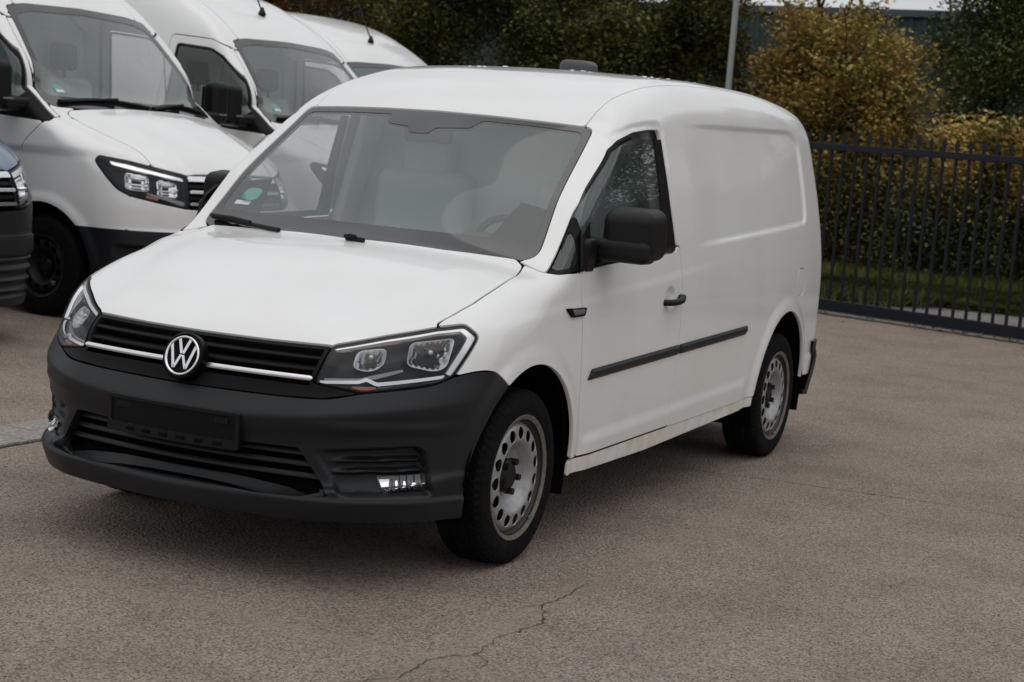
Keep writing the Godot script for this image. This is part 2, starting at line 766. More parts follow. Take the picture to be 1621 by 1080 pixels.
func make_small_van() -> void:
	var van := thing("delivery_van", "white panel van with dark grey bumpers parked alone in the middle, nearest of all", "van", Vector3.ZERO)
	var B := Body.new()
	B.width = Lut.new([0.1, 0.2, 0.3, 0.5, 0.7, 0.85, 0.95, 1.1, 1.3, 1.5, 1.65, 1.8, 2.0], [0.835, 0.852, 0.868, 0.886, 0.893, 0.893, 0.889, 0.873, 0.838, 0.793, 0.755, 0.71, 0.645])
	B.top = Lut.new([-4.2, -3.95, -3.75, -3.4, -2.9, -2.3, -1.8, -1.4, -1.1, -0.9, -0.776, -0.45, -0.14, 0.0, 0.2, 0.4, 0.6, 0.765, 0.9, 1.1], [1.71, 1.755, 1.786, 1.825, 1.85, 1.855, 1.842, 1.808, 1.748, 1.672, 1.598, 1.339, 1.09, 1.055, 1.005, 0.94, 0.865, 0.797, 0.73, 0.6])
	B.nose = Lut.new([0.1, 0.2, 0.25, 0.297, 0.306, 0.318, 0.335, 0.45, 0.546, 0.554, 0.560, 0.60, 0.625, 0.64, 0.68, 0.73, 0.79, 0.85, 1.0, 1.2], [0.80, 0.862, 0.886, 0.896, 0.889, 0.866, 0.860, 0.866, 0.889, 0.8875, 0.884, 0.856, 0.840, 0.834, 0.821, 0.806, 0.772, 0.72, 0.5, 0.1])
	var zs := []
	var be := []
	var cr := []
	var rt := []
	for i in 120:
		var z := -4.2 + i * 5.4 / 119.0
		zs.append(z)
		be.append((0.09 * smoothstep(-0.05, -0.2, z) + 0.11 * smoothstep(-0.45, -0.85, z)) * (1.0 - 0.5 * smoothstep(-1.0, -1.8, z)))
		cr.append(0.09 - 0.04 * smoothstep(0.0, -0.6, z))
		rt.append(0.16 - 0.09 * smoothstep(0.1, -0.2, z) + 0.10 * smoothstep(-0.8, -1.3, z))
	B.bend = Lut.new(zs, be)
	B.crown = Lut.new(zs, cr)
	B.round_top = Lut.new(zs, rt)
	B.front_taper = 0.035 / 0.16
	B.rear_taper = 0.05 / 1.44
	B.nose_shift = 0.11
	B.arches = [Vector4(0, 0.318, 0.412, 0.012), Vector4(-3.006, 0.325, 0.43, 0.014)]
	B.crease = Vector4(0.886, -0.068, 0.0045, 0.035)
	B.sill = Vector4(0.362, -0.029, 0.012, 0)
	B.finish()
	var V2 := func(x: float, y: float) -> Vector2: return Vector2(x, y)

	# outlines, in metres of the van's own length and height, or in degrees round the nose and height
	var hood_plan := rounded(pts([-0.6, -0.11, 0, -0.134, 0.398, -0.171, 0.68, -0.227, 0.722, -0.202, 0.748, -0.10, 0.75, 0.0, 0.753, 0.232, 0.737, 0.355, 0.727, 0.405, 0.722, 0.432, 0.80, 0.47, 0.80, 1.0, -0.6, 1.0]), 0.012)
	var lamp := rounded(pts([0.369, 0.794, 0.50, 0.835, 0.633, 0.869, 0.716, 0.881, 0.752, 0.847, 0.676, 0.718, 0.631, 0.695, 0.459, 0.659, 0.341, 0.678]), 0.012)
	var grille := rounded(pts([-0.5, 0.788, 0, 0.788, 0.186, 0.789, 0.367, 0.792, 0.339, 0.678, 0.455, 0.656, 0.368, 0.633, 0.25, 0.626, 0, 0.622, -0.5, 0.622]), 0.004, 2)
	var bumper_top := Lut.new([-0.01, 0.25, 0.368, 0.457, 0.631, 0.676, 0.767, 0.80, 0.86, 0.95], [0.622, 0.626, 0.633, 0.657, 0.694, 0.717, 0.733, 0.728, 0.683, 0.45])
	var screen := rounded(pts([-0.5, 1.585, 0, 1.6, 0.255, 1.596, 0.467, 1.589, 0.668, 1.579, 0.748, 1.092, 0.70, 1.07, 0.398, 1.07, 0, 1.07, -0.5, 1.07]), 0.03, 5)
	var clear := rounded(pts([-0.5, 1.568, 0, 1.579, 0.267, 1.576, 0.44, 1.571, 0.642, 1.561, 0.71, 1.152, 0.662, 1.140, 0.35, 1.144, 0, 1.146, -0.5, 1.146]), 0.03, 5)
	var patch := rounded(pts([-0.197, 1.62, -0.19, 1.545, -0.154, 1.537, -0.068, 1.532, -0.055, 1.508, 0.035, 1.508, 0.052, 1.534, 0.195, 1.543, 0.232, 1.58, 0.235, 1.62]), 0.012)
	var window := rounded(pts([-0.195, 1.047, -0.41, 1.222, -0.622, 1.384, -0.789, 1.488, -0.896, 1.540, -1.052, 1.576, -1.225, 1.593, -1.345, 1.597, -1.365, 1.274, -1.392, 1.094, -0.615, 1.064, -0.22, 1.034]), 0.025)
	var pane := rounded(pts([-0.445, 1.095, -0.44, 1.20, -0.46, 1.29, -0.60, 1.40, -0.759, 1.47, -0.906, 1.522, -1.073, 1.558, -1.244, 1.574, -1.29, 1.570, -1.283, 1.352, -1.281, 1.119]), 0.02)
	var quarter := rounded(pts([-0.20, 1.05, -0.30, 1.18, -0.41, 1.24, -0.375, 1.085, -0.35, 1.066]), 0.01)
	var door := rounded(pts([-0.378, 1.12, -0.379, 1.03, -0.387, 0.928, -0.406, 0.808, -0.425, 0.639, -0.464, 0.398, -0.474, 0.328, -1.424, 0.343, -1.436, 0.454, -1.45, 0.574, -1.453, 0.705, -1.449, 0.874, -1.445, 0.985, -1.428, 1.12]), 0.02)
	var panel := rounded(pts([-1.3, 1.637, -1.67, 1.637, -3.25, 1.662, -3.385, 1.61, -3.375, 1.19, -1.3, 1.09]), 0.08, 6)
	var flap := rounded(pts([-3.185, 0.965, -3.30, 0.962, -3.335, 0.90, -3.30, 0.825, -3.185, 0.822, -3.165, 0.89]), 0.03)

	var ang := func(p: Vector3) -> float: return atan2(absf(p.x), p.z + 0.55)
	var in_hood := func(p: Vector3) -> float: return poly_distance(hood_plan, Vector2(absf(p.x), p.z))
	var in_lamp := func(p: Vector3) -> float: return poly_distance(lamp, Vector2(ang.call(p), p.y))
	var in_grille := func(p: Vector3) -> float: return poly_distance(grille, Vector2(ang.call(p), p.y))
	var in_screen := func(p: Vector3) -> float: return poly_distance(screen, Vector2(absf(p.x), p.y))
	# the windows' front edge follows the pillar
	var pillar_edge := Lut.new([1.0, 1.05, 1.213, 1.379, 1.486, 1.6], [0.822, 0.812, 0.797, 0.779, 0.764, 0.70])
	var in_window := func(p: Vector3) -> float: return maxf(poly_distance(window, Vector2(p.z, p.y)), pillar_edge.at(p.y) - absf(p.x))
	var in_quarter := func(p: Vector3) -> float: return maxf(poly_distance(quarter, Vector2(p.z, p.y)), pillar_edge.at(p.y) + 0.009 - absf(p.x))
	var in_pane := func(p: Vector3) -> float: return maxf(poly_distance(pane, Vector2(p.z, p.y)), pillar_edge.at(p.y) + 0.011 - absf(p.x))
	var in_door := func(p: Vector3) -> float: return poly_distance(door, Vector2(p.z, p.y))
	var over_bumper := func(p: Vector3) -> float: return (p.y - bumper_top.at(ang.call(p))) * 0.9
	# where the pillar's panel meets the wing below the window corner
	var pillar := func(p: Vector3) -> float: return minf(p.y - 1.04, -(p.z + 0.20 + (p.y - 1.04) * 0.6) * 0.86)

	# bonnet
	part("bonnet", skin(B, TOP, 0, 0, Vector3(-0.79, 0.79, 0.0105), Vector3(-0.26, 0.80, 0.0100), func(p: Vector3, _a: float, _b: float) -> float:
		return maxf(in_hood.call(p) + 0.0036, maxf(maxf(0.004 - in_lamp.call(p), 0.004 - in_grille.call(p)), 0.74 - p.y))
	, func(p: Vector3, _a: float, _b: float) -> float:
		return 0.012 * (1.0 - smoothstep(-0.03, 0.13, absf(p.x) - 0.56 + 0.18 * p.z)) * smoothstep(-0.2, 0.1, p.z) * smoothstep(0.74, 0.5, p.z)
	), M.white_paint, van)
	# wings
	both("wing", skin(B, SIDE, 0.30, 0.52, Vector3(-0.49, 0.55, 0.012), Vector3(0.2, 1.25, 0.011), func(p: Vector3, _a: float, _b: float) -> float:
		var r := maxf(-in_door.call(p), pillar.call(p))
		r = maxf(r, maxf(0.001 - in_hood.call(p), -in_screen.call(p)))
		r = maxf(r, -in_window.call(p) - 0.001)
		r = maxf(r, 0.003 - in_lamp.call(p))
		if p.z > 0.0:
			r = maxf(r, -over_bumper.call(p))
		return maxf(maxf(r, 0.333 - p.y) + GAP, -B.arch(p, 0))
	), M.white_paint, van)
	# front bumper with its two recesses
	var intake := rounded(pts([-0.6, 0.459, 0, 0.459, 0.321, 0.468, 0.399, 0.318, 0.222, 0.308, 0, 0.312, -0.6, 0.312]), 0.008, 2)
	var fog := rounded(pts([0.352, 0.463, 0.592, 0.487, 0.615, 0.470, 0.636, 0.356, 0.641, 0.325, 0.425, 0.322]), 0.014)
	var bumper_push := func(p: Vector3, a: float, _b: float) -> float:
		var x := absf(a)
		var d := poly_distance(fog, Vector2(x, p.y)) * 1.1
		var push := -0.040 * smoothstep(0.003, -0.009, d) * smoothstep(0.345, 0.48, x)
		if d < 0.0:   # two ribs across the recess
			for yy in [0.43 + 0.05 * (x - 0.38), 0.395 + 0.05 * (x - 0.4)]:
				push += 0.026 * smoothstep(0.008, 0.002, absf(p.y - yy)) * smoothstep(0.38, 0.46, x) * smoothstep(-0.004, -0.016, d)
		push += 0.006 * smoothstep(0.03, 0.0, absf(p.y - 0.535 - 0.02 * x)) * smoothstep(0.3, 0.45, x) * smoothstep(0.75, 0.6, x)
		push += 0.010 * smoothstep(0.318, 0.304, p.y)
		return push
	part("front_bumper", skin(B, CYL, 0, -0.55, Vector3(-0.93, 0.93, 0.0062), Vector3(0.225, 0.75, 0.0056), func(p: Vector3, a: float, _b: float) -> float:
		var r := maxf(over_bumper.call(p) + GAP, 0.238 - p.y)
		r = maxf(r, 0.004 - in_lamp.call(p))
		r = maxf(r, -poly_distance(intake, Vector2(absf(a), p.y)))
		return maxf(r, -B.arch(p, 0))
	, bumper_push, 0.035), M.grey_plastic, van)
	# lower intake: a dark back and three slats
	part("intake_back", skin(B, CYL, 0, -0.55, Vector3(-0.45, 0.45, 0.02), Vector3(0.29, 0.48, 0.02), func(_p: Vector3, _a: float, _b: float) -> float: return -1.0, func(_p: Vector3, _a: float, _b: float) -> float: return -0.075), M.void, van)
	for y in [0.443, 0.408, 0.371, 0.334]:
		part("intake_slat", skin(B, CYL, 0, -0.55, Vector3(-0.41, 0.41, 0.012), Vector3(y - 0.014, y + 0.014, 0.004), func(p: Vector3, a: float, _b: float) -> float:
			return maxf(maxf(p.y - y - 0.0075, y - 0.0075 - p.y), poly_distance(intake, Vector2(absf(a), p.y)) - 0.006)
		, func(p: Vector3, _a: float, _b: float) -> float: return -0.030 - 0.9 * maxf(p.y - y, 0.0), 0.03), M.grey_plastic, van)
	for x in [-0.2, -0.1, 0.0, 0.1, 0.2]:
		part("intake_rib", skin(B, CYL, 0, -0.55, Vector3(x - 0.004, x + 0.004, 0.002), Vector3(0.31, 0.46, 0.02), func(_p: Vector3, _a: float, _b: float) -> float: return -1.0, func(_p: Vector3, _a: float, _b: float) -> float: return -0.058, 0.01), M.void, van)
	# number plate holder, empty
	var ph := func(a: float, b: float) -> Vector3: return Vector3(a, b, 0.905 - 0.28 * a * a)
	var front := func(_p: Vector3) -> Vector3: return Vector3(0, 0, 1)
	var holder := rounded(pts([-0.265, 0.436, 0.265, 0.436, 0.265, 0.558, -0.265, 0.558]), 0.008)
	var holder_in := rounded(pts([-0.253, 0.468, 0.253, 0.468, 0.253, 0.548, -0.253, 0.548]), 0.006)
	var plate := part("plate_holder", surf(ph, Vector2(-0.27, 0.27), 90, Vector2(0.43, 0.562), 40, front, func(p: Vector3, _a: float, _b: float) -> float: return maxf(poly_distance(holder, Vector2(p.x, p.y)), -poly_distance(holder_in, Vector2(p.x, p.y))), 0.03), M.black_plastic, van)
	part("plate_bed", surf(func(a: float, b: float) -> Vector3: return ph.call(a, b) - Vector3(0, 0, 0.006), Vector2(-0.258, 0.258), 20, Vector2(0.464, 0.552), 6, front), M.trim_black, plate)
	for x in [-0.2, 0.2]:
		part("plate_pad", soft_box(Vector3(0.05, 0.018, 0.004), 0.001, Vector3(x, 0.528, 0.9 - 0.28 * x * x)), M.pad_grey, plate)
	for x in [-0.16, -0.09, -0.02, 0.05, 0.12, 0.19]:
		part("plate_clip", soft_box(Vector3(0.034, 0.012, 0.006), 0.002, Vector3(x, 0.452, 0.906 - 0.28 * x * x)), M.gloss_black, plate)
	# upper grille: back, frame, slats, bright strip
	part("grille_back", skin(B, CYL, 0, -0.55, Vector3(-0.47, 0.47, 0.02), Vector3(0.60, 0.80, 0.02), func(p: Vector3, _a: float, _b: float) -> float: return in_grille.call(p) - 0.012, func(_p: Vector3, _a: float, _b: float) -> float: return -0.055), M.void, van)
	part("grille_frame", skin(B, CYL, 0, -0.55, Vector3(-0.47, 0.47, 0.006), Vector3(0.61, 0.80, 0.004), func(p: Vector3, _a: float, _b: float) -> float:
		var d: float = in_grille.call(p) + 0.002
		return maxf(d, -maxf(d + 0.009, 0.668 - p.y))
	, null, 0.05), M.trim_black, van)
	var slats := [[0.763, 0.018], [0.727, 0.017]]
	for s in slats:
		var y: float = s[0]
		var hh: float = s[1]
		part("grille_slat", skin(B, CYL, 0, -0.55, Vector3(-0.385, 0.385, 0.012), Vector3(y - hh - 0.006, y + hh + 0.006, 0.004), func(p: Vector3, a: float, _b: float) -> float:
			var yc := y + 0.02 * a * a
			return maxf(maxf(p.y - yc - 0.014, yc - 0.012 - p.y), absf(a) - 0.340 - 0.27 * (p.y - 0.69))
		, func(p: Vector3, _a: float, _b: float) -> float: return -0.004 - 1.1 * maxf(p.y - y + 0.004, 0.0), 0.03), M.trim_black, van)
	part("chrome_strip", skin(B, CYL, 0, -0.55, Vector3(-0.35, 0.35, 0.01), Vector3(0.675, 0.705, 0.0025), func(p: Vector3, a: float, _b: float) -> float: return maxf(absf(p.y - 0.690) - 0.0075, absf(a) - 0.338), func(p: Vector3, _a: float, _b: float) -> float: return 0.008 - 60.0 * (p.y - 0.690) * (p.y - 0.690), 0.02), M.satin_chrome, van)
	make_badge(van, Vector3(0, 0.712, 0.842), 0.068)
	# headlamps
	for s in [1.0, -1.0]:
		make_headlamp(van, B, lamp, s)
	# windscreen: printed border, clear middle
	part("windscreen_border", skin(B, TOP, 0, 0, Vector3(-0.80, 0.80, 0.010), Vector3(-0.95, -0.10, 0.010), func(p: Vector3, _a: float, _b: float) -> float:
		return maxf(maxf(in_screen.call(p), -in_hood.call(p)) + GAP, -maxf(poly_distance(clear, Vector2(absf(p.x), p.y)), -poly_distance(patch, Vector2(p.x, p.y))))
	, func(_p: Vector3, _a: float, _b: float) -> float: return -0.003), M.frit, van)
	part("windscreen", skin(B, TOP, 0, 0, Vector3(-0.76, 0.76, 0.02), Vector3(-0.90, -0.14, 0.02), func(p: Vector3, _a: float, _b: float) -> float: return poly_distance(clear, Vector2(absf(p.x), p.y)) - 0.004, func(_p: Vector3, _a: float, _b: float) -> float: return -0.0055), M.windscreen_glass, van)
	# roof
	part("roof", skin(B, TOP, 0, 0, Vector3(-0.70, 0.70, 0.02), Vector3(-3.75, -0.72, 0.02), func(p: Vector3, _a: float, _b: float) -> float:
		return maxf(absf(p.x) - 0.632, maxf(-3.70 - p.z, -in_screen.call(p) if p.z > -1.2 else -1.0)) + GAP if p.y > 1.5 else 1.0
	), M.white_paint, van)
	# the big side panels with pillar and roof rail
	var side_region := func(p: Vector3) -> float:
		var r := maxf(-in_door.call(p), -in_window.call(p))
		if p.z > -1.2:
			r = maxf(r, -in_screen.call(p))
			if p.z > -0.5:
				r = maxf(r, -in_hood.call(p))
		if p.z > -0.55:
			r = maxf(r, -maxf(pillar.call(p), -0.405 - p.z))
		r = maxf(r, maxf(-3.70 - p.z, 0.632 - absf(p.x)))
		return maxf(r, -poly_distance(flap, Vector2(p.z, p.y))) + GAP
	var side_push := func(p: Vector3) -> float:
		var d := poly_distance(panel, Vector2(p.z, p.y))
		# the pressed panel: sharp ledges above, behind and below, fading out towards the door
		var push := -0.011 * smoothstep(0.001, -0.016, d) * smoothstep(-1.58, -2.05, p.z)
		if p.y > 1.40 and p.z > -1.46 and p.z < -0.6:
			push -= 0.007 * smoothstep(0.034, 0.022, poly_distance(window, Vector2(p.z, p.y))) * smoothstep(1.40, 1.48, p.y) * smoothstep(-1.44, -1.38, p.z) * smoothstep(1.44, 1.56, p.y - 0.35 * (p.z + 1.0))
		return push
	var flank := skin(B, SIDE, 0.35, 1.35, Vector3(-3.72, -0.84, 0.012), Vector3(0.33, 1.98, 0.0095), func(p: Vector3, _a: float, _b: float) -> float:
		return maxf(maxf(side_region.call(p), maxf(0.340 - 0.016 * (p.z + 1.42) - p.y + GAP, p.z + 0.86)), -B.arch(p, 1))
	, func(p: Vector3, _a: float, _b: float) -> float:
		return side_push.call(p)
	)
	var post := skin(B, PILLAR, 0.78, 1.33, Vector3(-0.75, 0.75, 0.012), Vector3(-0.33, 0.33, 0.009), func(p: Vector3, _a: float, _b: float) -> float:
		return maxf(maxf(side_region.call(p), -0.875 - p.z), 0.98 - p.y)
	, func(p: Vector3, _a: float, _b: float) -> float:
		return side_push.call(p) - 0.0004 * smoothstep(-0.83, -0.86, p.z)
	)
	both("side_panel", joined([flank, post]), M.white_paint, van)
	both("filler_flap", skin(B, SIDE, 0.35, 1.35, Vector3(-3.36, -3.14, 0.008), Vector3(0.80, 0.99, 0.008), func(p: Vector3, _a: float, _b: float) -> float: return poly_distance(flap, Vector2(p.z, p.y)) + GAP), M.white_paint, van)
	both("door", skin(B, SIDE, 0.35, 1.35, Vector3(-1.47, -0.36, 0.011), Vector3(0.31, 1.14, 0.011), func(p: Vector3, _a: float, _b: float) -> float:
		return maxf(maxf(in_door.call(p), -in_window.call(p)) + 0.0046, p.y - 1.112)
	, func(p: Vector3, _a: float, _b: float) -> float:
		var q := Vector2((p.z + 1.315) / 0.062, (p.y - 0.905) / 0.05)   # the hollow behind the handle
		return -0.016 * smoothstep(1.0, 0.55, q.length())
	), M.white_paint, van)
	# black strips that paint in the shade of the shut lines
	both("door_gap_shade", skin(B, SIDE, 0.35, 1.35, Vector3(-1.48, -0.35, 0.006), Vector3(0.31, 1.14, 0.006), func(p: Vector3, _a: float, _b: float) -> float: return maxf(maxf(absf(in_door.call(p)) - 0.006, -in_window.call(p)), p.y - 1.115), func(_p: Vector3, _a: float, _b: float) -> float: return -0.0045, 0.0), M.trim_black, van)
	part("bonnet_gap_shade", skin(B, TOP, 0, 0, Vector3(-0.79, 0.79, 0.006), Vector3(-0.26, 0.55, 0.006), func(p: Vector3, _a: float, _b: float) -> float: return maxf(maxf(absf(in_hood.call(p)) - 0.008, 0.003 - in_lamp.call(p)), 0.80 - p.y), func(_p: Vector3, _a: float, _b: float) -> float: return -0.005, 0.0), M.void, van)
	# window surround, panes
	both("window_surround", skin(B, SIDE, 0.35, 1.35, Vector3(-1.40, -0.18, 0.008), Vector3(1.02, 1.60, 0.008), func(p: Vector3, _a: float, _b: float) -> float:
		return maxf(in_window.call(p) + GAP, maxf(-in_pane.call(p), -in_quarter.call(p)))
	, func(p: Vector3, _a: float, _b: float) -> float:
		return -0.004 - 0.006 * smoothstep(-0.012, -0.016, in_window.call(p))
	, 0.012), M.trim_black, van)
	both("door_window", skin(B, SIDE, 0.35, 1.35, Vector3(-1.31, -0.42, 0.014), Vector3(1.08, 1.60, 0.014), func(p: Vector3, _a: float, _b: float) -> float: return in_pane.call(p) - 0.004, func(_p: Vector3, _a: float, _b: float) -> float: return -0.015), M.side_glass, van)
	both("quarter_window", skin(B, SIDE, 0.35, 1.35, Vector3(-0.42, -0.22, 0.01), Vector3(1.03, 1.21, 0.01), func(p: Vector3, _a: float, _b: float) -> float: return in_quarter.call(p) - 0.004, func(_p: Vector3, _a: float, _b: float) -> float: return -0.013), M.side_glass, van)
	# sill
	both("sill", skin(B, SIDE, 0.35, 1.35, Vector3(-2.75, -0.22, 0.02), Vector3(0.235, 0.40, 0.006), func(p: Vector3, _a: float, _b: float) -> float:
		var r := maxf(p.y - 0.340 + 0.016 * (p.z + 1.42), 0.263 - 0.033 * minf(p.z + 1.2, 0.0) - p.y)
		r = maxf(r, -in_door.call(p)) + GAP
		return maxf(r, maxf(-B.arch(p, 0), -B.arch(p, 1)))
	, func(_p: Vector3, _a: float, _b: float) -> float: return -0.004), M.sill_paint, van)
	# side mouldings, in two pieces split at the door's edge
	for span in [[-0.487, -1.447], [-1.459, -2.365]]:
		var z0: float = span[0]
		var z1: float = span[1]
		var strip := PackedVector2Array()
		var y0 := 0.648 - 0.0283 * (z0 + 0.487)
		var y1 := 0.648 - 0.0283 * (z1 + 0.487)
		var first: bool = z0 > -1.0
		strip = rounded(pts([z0 - (0.035 if first else 0.0), y0 + 0.021, z0, y0 - 0.021, z1 + (0.0 if first else 0.025), y1 - 0.021, z1, y1 + 0.021]), 0.007)
		both("side_moulding", skin(B, SIDE, 0.35, 1.35, Vector3(z1 - 0.01, z0 + 0.01, 0.012), Vector3(0.61, 0.74, 0.004), func(p: Vector3, _a: float, _b: float) -> float: return poly_distance(strip, Vector2(p.z, p.y)), func(p: Vector3, _a: float, _b: float) -> float: return 0.004 + 0.010 * smoothstep(0.0, -0.012, poly_distance(strip, Vector2(p.z, p.y))), 0.012), M.grey_plastic, van)
	# side repeater in its dark frame
	var rep := rounded(pts([-0.236, 0.914, -0.417, 0.910, -0.402, 0.880, -0.288, 0.879]), 0.008)
	var rep_in := rounded(pts([-0.285, 0.909, -0.408, 0.906, -0.398, 0.886, -0.305, 0.886]), 0.006)
	both("repeater_frame", skin(B, SIDE, 0.35, 1.35, Vector3(-0.43, -0.22, 0.006), Vector3(0.865, 0.925, 0.004), func(p: Vector3, _a: float, _b: float) -> float: return maxf(poly_distance(rep, Vector2(p.z, p.y)), -poly_distance(rep_in, Vector2(p.z, p.y))), func(_p: Vector3, _a: float, _b: float) -> float: return 0.008, 0.01), M.gloss_black, van)
	both("repeater_lens", skin(B, SIDE, 0.35, 1.35, Vector3(-0.43, -0.27, 0.006), Vector3(0.875, 0.92, 0.004), func(p: Vector3, _a: float, _b: float) -> float: return poly_distance(rep_in, Vector2(p.z, p.y)) - 0.001, func(p: Vector3, _a: float, _b: float) -> float: return 0.006 + 0.004 * smoothstep(0.0, -0.008, poly_distance(rep_in, Vector2(p.z, p.y)))), M.lamp_grey, van)
	# door handles
	for s in [1.0, -1.0]:
		var grip := []
		for i in 13:
			var t := i / 12.0
			grip.append(Vector3(s * (0.889 + 0.042 * sin(PI * clampf(t * 1.15, 0.0, 1.0)) ** 0.4), 0.886 + 0.014 * t, -1.235 - 0.195 * t))
		var h := part("door_handle", tube(grip, 0.0135, 10), M.black_plastic, van)
		part("lock_cover", soft_box(Vector3(0.03, 0.03, 0.045), 0.012, Vector3(s * 0.9, 0.899, -1.42)), M.black_plastic, h)
		make_mirror(van, s)
	# wheels, arches
	for z in [0.0, -3.006]:
		for s in [1.0, -1.0]:
			make_wheel(van, Vector3(s * 0.776, 0.318, z), s, 0.318, 0.192, 0.217, M.wheel_paint, M.wheel_dirty, 15, true)
			var R: float = B.arches[0 if z > -1.0 else 1].z
			part("wheel_liner", surf(func(a: float, b: float) -> Vector3:
				var lift := R + 0.012
				return Vector3(s * b, maxf(0.32 + lift * sin(a), 0.2), z + (lift if sin(a) > 0.0 else lift - 0.03) * cos(a))
			, Vector2(-0.3, PI + 0.3), 40, Vector2(0.5, 0.872), 4, func(p: Vector3) -> Vector3: return Vector3(0, 0.32 - p.y, z - p.z)), M.void, van)
			part("wheel_well", surf(func(a: float, b: float) -> Vector3: return Vector3(s * 0.505, 0.2 + (b + 0.2) * 0.0 + b, z + a), Vector2(-0.46, 0.46), 4, Vector2(0.0, 0.62), 4, func(_p: Vector3) -> Vector3: return Vector3(s, 0, 0)), M.void, van)
	# rear doors, lamps, bumper
	for s in [1.0, -1.0]:
		part("rear_door", skin(B, REAR, 0, 0, Vector3(-0.84, 0.84, 0.03), Vector3(0.5, 1.80, 0.03), func(p: Vector3, _a: float, _b: float) -> float:
			return maxf(maxf(p.z + 3.70, 0.56 - p.y), maxf(maxf(-s * p.x, absf(p.x) - 0.72), -1.0 if p.y > 1.55 or p.y < 1.1 else maxf(0.5 - absf(absf(p.x) - 0.42) - 0.26, -1.0) * 0.0 - 0.01)) + GAP
		), M.white_paint, van)
	both("rear_corner", skin(B, REAR, 0, 0, Vector3(0.6, 0.9, 0.02), Vector3(0.5, 1.84, 0.025), func(p: Vector3, _a: float, _b: float) -> float: return maxf(maxf(p.z + 3.70, 0.52 - p.y), maxf(0.72 - p.x, -maxf(absf(p.y - 1.15) - 0.3, 0.75 - p.x))) + GAP), M.white_paint, van)
	both("tail_lamp", skin(B, REAR, 0, 0, Vector3(0.72, 0.9, 0.015), Vector3(0.83, 1.47, 0.02), func(p: Vector3, _a: float, _b: float) -> float: return maxf(p.z + 3.70, maxf(absf(p.y - 1.15) - 0.3, 0.75 - p.x)) + GAP), M.lamp_red, van)
	part("rear_bumper", skin(B, CYL, 0, -3.0, Vector3(PI - 0.95, PI + 0.95, 0.02), Vector3(0.22, 0.56, 0.02), func(p: Vector3, _a: float, _b: float) -> float: return maxf(maxf(0.33 - 0.25 * (-3.42 - p.z) - p.y, p.y - 0.555), maxf(p.z + 3.385, -B.arch(p, 1))), func(p: Vector3, _a: float, _b: float) -> float: return 0.012 * smoothstep(0.24, 0.45, p.y) + 0.003, 0.02), M.grey_plastic, van)
	# what closes the body inside
	both("inner_side", skin(B, SIDE, 0.35, 1.35, Vector3(-3.6, -0.42, 0.06), Vector3(0.28, 1.04, 0.06), func(p: Vector3, _a: float, _b: float) -> float: return -B.arch(p, 1) if p.z < -1.5 else -B.arch(p, 0), func(_p: Vector3, _a: float, _b: float) -> float: return -0.035), M.void, van)
	both("inner_wing", skin(B, SIDE, 0.30, 0.52, Vector3(-0.45, 0.2, 0.05), Vector3(0.3, 1.2, 0.05), func(p: Vector3, _a: float, _b: float) -> float: return -B.arch(p, 0), func(_p: Vector3, _a: float, _b: float) -> float: return -0.03), M.void, van)
	part("engine_cover", skin(B, TOP, 0, 0, Vector3(-0.72, 0.72, 0.06), Vector3(-0.25, 0.66, 0.05), func(p: Vector3, _a: float, _b: float) -> float: return maxf(0.86 - p.y, -in_lamp.call(p) + 0.08), func(_p: Vector3, _a: float, _b: float) -> float: return -0.04), M.void, van)
	part("front_beam", skin(B, CYL, 0, -0.55, Vector3(-0.7, 0.7, 0.05), Vector3(0.25, 0.86, 0.04), func(p: Vector3, _a: float, _b: float) -> float: return -B.arch(p, 0), func(_p: Vector3, _a: float, _b: float) -> float: return -0.14), M.void, van)
	part("underbody", joined([box(Vector3(1.0, 0.1, 4.3), Vector3(0, 0.32, -1.55)), box(Vector3(1.64, 0.1, 2.1), Vector3(0, 0.33, -1.5)), box(Vector3(1.3, 0.06, 0.5), Vector3(0, 0.26, 0.42))]), M.void, van)
	make_cabin(van, B)
	# small things on the outside
	var wiper := func(x0: float, x1: float, lift: float) -> void:
		var path := []
		for i in 13:
			var t := i / 12.0
			var x := lerpf(x0, x1, t)
			var y := 1.092 + 0.06 * x * x * 0.5 + lift * t
			var p := Vector3(x, y, 0.4)
			for it in 200:
				var d := B.f(p)
				if d < 0.012:
					break
				p.z -= d * 0.6
			path.append(p)
		part("wiper", joined([tube(path, 0.009, 8), tube([path[0] + Vector3(0, 0.006, 0.012), path[4] + Vector3(0, 0.012, 0.012), path[7] + Vector3(0, 0.008, 0.005)], 0.008, 8)]), M.black_plastic, van)
	wiper.call(-0.70, -0.30, -0.004)
	wiper.call(0.02, 0.10, -0.002)
	var lampbase := []
	for i in 9:
		var t := i / 8.0
		lampbase.append(Vector2(0.072 * cos(t * PI * 0.5) ** 0.5 if t < 1.0 else 0.0, 0.045 * sin(t * PI * 0.5) ** 0.7))
	part("roof_aerial_base", soft_box(Vector3(0.145, 0.075, 0.17), 0.03, Vector3(-0.015, 1.868, -2.2), 4), M.brown_sensor, van)
	# drops of water standing on the roof
	var drops := []
	for i in 26:
		var at := Vector3(rng.randf_range(0.1, 0.55), 4, rng.randf_range(-2.6, -1.7)) if i > 5 else Vector3(rng.randf_range(-0.35, -0.15), 4, rng.randf_range(-1.75, -1.55))
		for it in 60:
			at.y -= maxf(B.f(at) * 0.8, 0.0)
		var s := rng.randf_range(0.5, 1.0)
		drops.append(soft_box(Vector3(0.018, 0.006, 0.018) * s, 0.003 * s, at, 3))
	var dr := part("water_drops", joined(drops), M.chrome, van)
	dr.set_meta("kind", "stuff")


